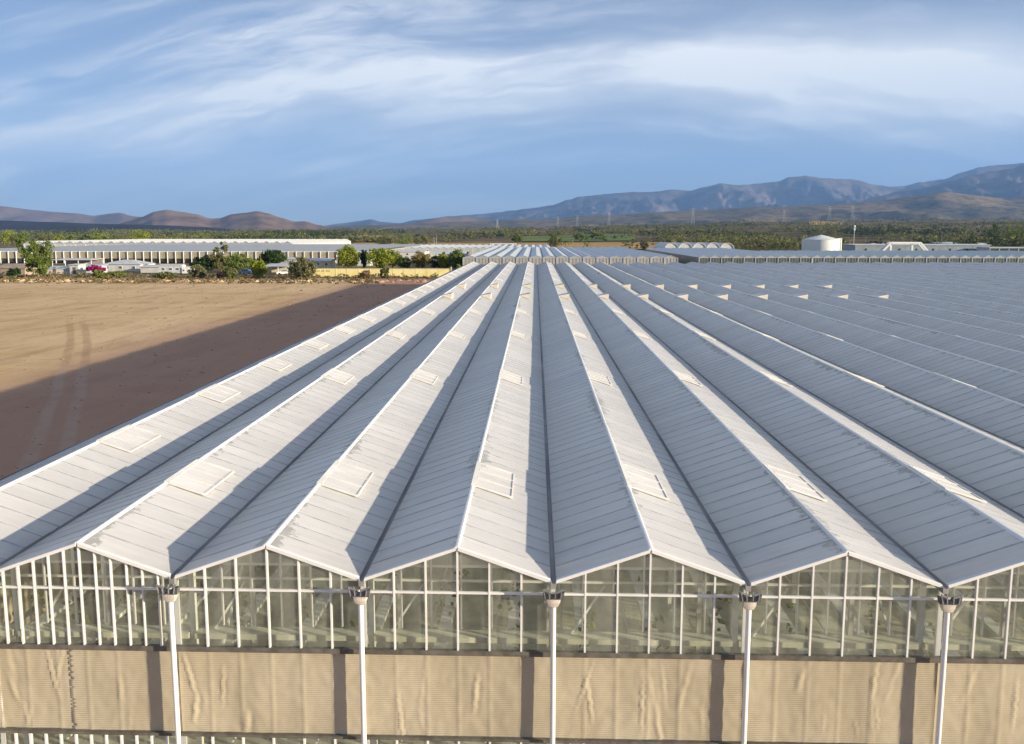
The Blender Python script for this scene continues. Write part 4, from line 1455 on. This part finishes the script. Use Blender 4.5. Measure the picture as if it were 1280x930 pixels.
# earth berms and clods at the lot edge
cl = MB()
for _ in range(260):
    px = r.uniform(-120, 560)
    D_ = r.uniform(194, 203)
    x, s = at(px, D_), r.uniform(0.25, 0.8)
    n_ = 6
    ring = [(x + s * 1.4 * math.cos(q * 6.283 / n_) * r.uniform(0.8, 1.2), D_ + s * math.sin(q * 6.283 / n_), 0.0) for q in range(n_)]
    top = [(x + (a - x) * 0.45, D_ + (b_ - D_) * 0.45, s * r.uniform(0.4, 0.6)) for a, b_, c_ in ring]
    cl.add(ring + top, [(q, (q + 1) % n_, n_ + (q + 1) % n_, n_ + q) for q in range(n_)] + [tuple(n_ + q for q in range(n_))])
tag(cl.build('earth_clods', 'dirt'), 'low heaps of earth along the far edge of the dirt lot', 'earth', kind='stuff')

# clods and stones strewn over the lot
sl = MB()
r = random.Random(31)
for _ in range(3600):
    Y_ = 26 + 165 * r.random() ** 1.3
    X_ = -16.5 - 130 * r.random() ** 1.4
    s_ = r.uniform(0.03, 0.11) * (1.9 if r.random() < 0.06 else 1.0) * (0.6 + Y_ / 110)
    a0 = r.uniform(0, 6.28)
    ring = [(X_ + s_ * 1.3 * math.cos(a0 + q * 1.571) * r.uniform(0.7, 1.2), Y_ + s_ * math.sin(a0 + q * 1.571) * r.uniform(0.7, 1.2), 0.02) for q in range(4)]
    sl.add(ring + [(X_ + r.uniform(-0.3, 0.3) * s_, Y_, 0.03 + s_ * r.uniform(0.4, 0.8))], [(q, (q + 1) % 4, 4) for q in range(4)])
tag(sl.build('soil_clods', 'dark_dirt'), 'small clods and stones strewn over the bare dirt lot', 'clods', kind='stuff')

# woodland of the plain: thickets of mesquite and cottonwood with clearings between
wd = MB()
r = random.Random(21)
cnt = 0
while cnt < 9000:
    px = r.uniform(-300, 1600)
    D_ = 520 * (3300 / 520) ** (r.random() ** 0.85)
    X = at(px, D_)
    if px < 600 and D_ < 640:
        continue
    if px < 480 and D_ < 760 and r.random() < 0.8:
        continue
    if 540 < D_ < 865 and at(410, 720) < X < at(842, 720) and r.random() < 0.985:
        continue
    if 860 < D_ < 1290 and at(650, 1150) < X < at(795, 1150) and r.random() < 0.9:
        continue
    patch = mn.noise((X * 0.0075, D_ * 0.0028, 1.5))
    if patch < -0.04 and r.random() < 0.95:
        continue
    z = max(0.0, terrain_z(px, D_)) if D_ > 700 else 0.0
    h = r.uniform(5.0, 10.0) * (1 + 0.6 * max(0, patch))
    wr = h * r.uniform(0.6, 0.95)
    nq = 4 if D_ > 1400 else 7
    kind = mn.noise((X * 0.010, D_ * 0.006, 7.7)) + r.uniform(-0.25, 0.25)
    mi = 1 if kind < -0.12 else (2 if kind > 0.28 else 0)
    leaves(wd, (X, D_, z + h * 0.5), wr, wr, h * 0.5, nq, 9, 1.3 if D_ > 1200 else 0.85, r, mi=mi, hollow=0.0)
    cnt += 1
tag(wd.build('woodland', ['wood_foliage', 'wood_dark', 'leaf_olive']), 'olive mesquite woodland spreading over the plain below the mountains', 'woodland', kind='stuff')


# ------------------------------------------------------------------ pylons, poles, mast
def pylon_mesh(H):
    b = MB()
    w0, w1 = H * 0.09, H * 0.02
    c4 = [(-1, -1), (1, -1), (1, 1), (-1, 1)]
    for sx, sy in c4:
        b.bar((sx * w0, sy * w0, 0), (sx * w1, sy * w1, H), H * 0.005)
    lev = [0, 0.25, 0.45, 0.62, 0.76, 0.88, 1.0]
    for l0, l1 in zip(lev, lev[1:]):
        wa, wb = w0 + (w1 - w0) * l0, w0 + (w1 - w0) * l1
        for (ax, ay), (bx, by) in zip(c4, c4[1:] + c4[:1]):
            b.bar((ax * wa, ay * wa, H * l0), (bx * wb, by * wb, H * l1), H * 0.002)
            b.bar((bx * wa, by * wa, H * l0), (ax * wb, ay * wb, H * l1), H * 0.002)
    return b.mesh('tower', 'galvanised_steel')


PYM = pylon_mesh(46)
arm = MB()
for z in (34, 39.5, 45):
    arm.bar((-7, 0, z), (7, 0, z), 0.4)
    arm.bar((-7, 0, z), (0, 0, z + 1.6), 0.25)
    arm.bar((7, 0, z), (0, 0, z + 1.6), 0.25)
ARM = arm.mesh('cross_arm', 'galvanised_steel')
ordn = ['first', 'second', 'third', 'fourth', 'fifth', 'sixth', 'seventh', 'eighth', 'ninth']
for k, (px, D_, ty) in enumerate(((622, 3600, 274), (697, 3500, 271), (721, 3300, 270), (760, 2900, 265), (863, 2700, 260.5), (974, 3000, 263), (1029, 2900, 258.5), (1057, 2800, 258))):
    zb_ = terrain_z(px, D_)
    s = (zat(ty, D_) - zb_) / 46.0
    g = thing('pylon', 'thin steel lattice pylon on the far plain, %s from the left' % ordn[k], 'pylon', (at(px, D_), D_, zb_ - 0.5), 'power line pylons')
    g.scale = (s, s, s)
    put('tower', PYM, g)
    put('cross_arm', ARM, g)
b = MB().tube((0, 0, 0), (0, 0, 1), 1, 0.8, 8)
for k, (px, D_, ty, lb) in enumerate(((543, 560, 296.5, 'left one of two pale utility poles in mid distance'), (546, 565, 296, 'right one of two pale utility poles in mid distance'), (1130, 460, 287, 'wooden utility pole above the pipe bridge'),
                                      (1166, 520, 289, 'utility pole beside the white ranch house'), (1056, 430, 299, 'short utility pole just left of the mast'), (1074, 520, 296, 'utility pole right of the mast above the blue-grey shed'))):
    g = thing('utility_pole', lb, 'pole', (at(px, D_), D_, 0))
    H = zat(ty, D_)
    MB().tube((0, 0, 0), (0, 0, H), 0.22, 0.15, 8).build('shaft', 'pole_wood' if k > 1 else 'concrete', g)
    MB().box(-1.2, 1.2, -0.28, -0.16, H - 0.8, H - 0.62).build('cross_arm', 'pole_wood', g)
MS = thing('mast', 'thin mast with white drum antennas right of the tank', 'mast', (at(1060, 420), 420, 0))
H = zat(281.5, 420)
MB().tube((0, 0, 0), (0, 0, H), 0.2, 0.14, 10).build('shaft', 'galvanised_steel', MS)
for z in (H - 0.7, H - 2.2):
    MB().tube((0, 0, z - 0.55), (0, 0, z + 0.55), 0.42, 0.42, 14).build('drum_antenna', 'white_paint', MS)

# ------------------------------------------------------------------ haze
hz = MB().box(-26500, 26500, -26500, 26500, -12, 2300)
m, t = newmat('haze_air')
pv = t.n('ShaderNodeVolumePrincipled')
pv.inputs['Color'].default_value = (0.26, 0.50, 1.0, 1)
pv.inputs['Density'].default_value = 4.8e-5
pv.inputs['Anisotropy'].default_value = 0.0
o = t.n('ShaderNodeOutputMaterial')
t.t.links.new(pv.outputs[0], o.inputs['Volume'])
hz.build('haze', 'haze_air')
tag(bpy.data.objects['haze'], 'thin blue haze over the far plain and mountains', 'haze', kind='stuff')

scene.cycles.use_denoising = True
scene.cycles.max_bounces = 8
scene.cycles.diffuse_bounces = 3
scene.cycles.glossy_bounces = 3
scene.cycles.transmission_bounces = 4
scene.cycles.transparent_max_bounces = 16
scene.cycles.volume_bounces = 0
scene.cycles.sample_clamp_indirect = 6
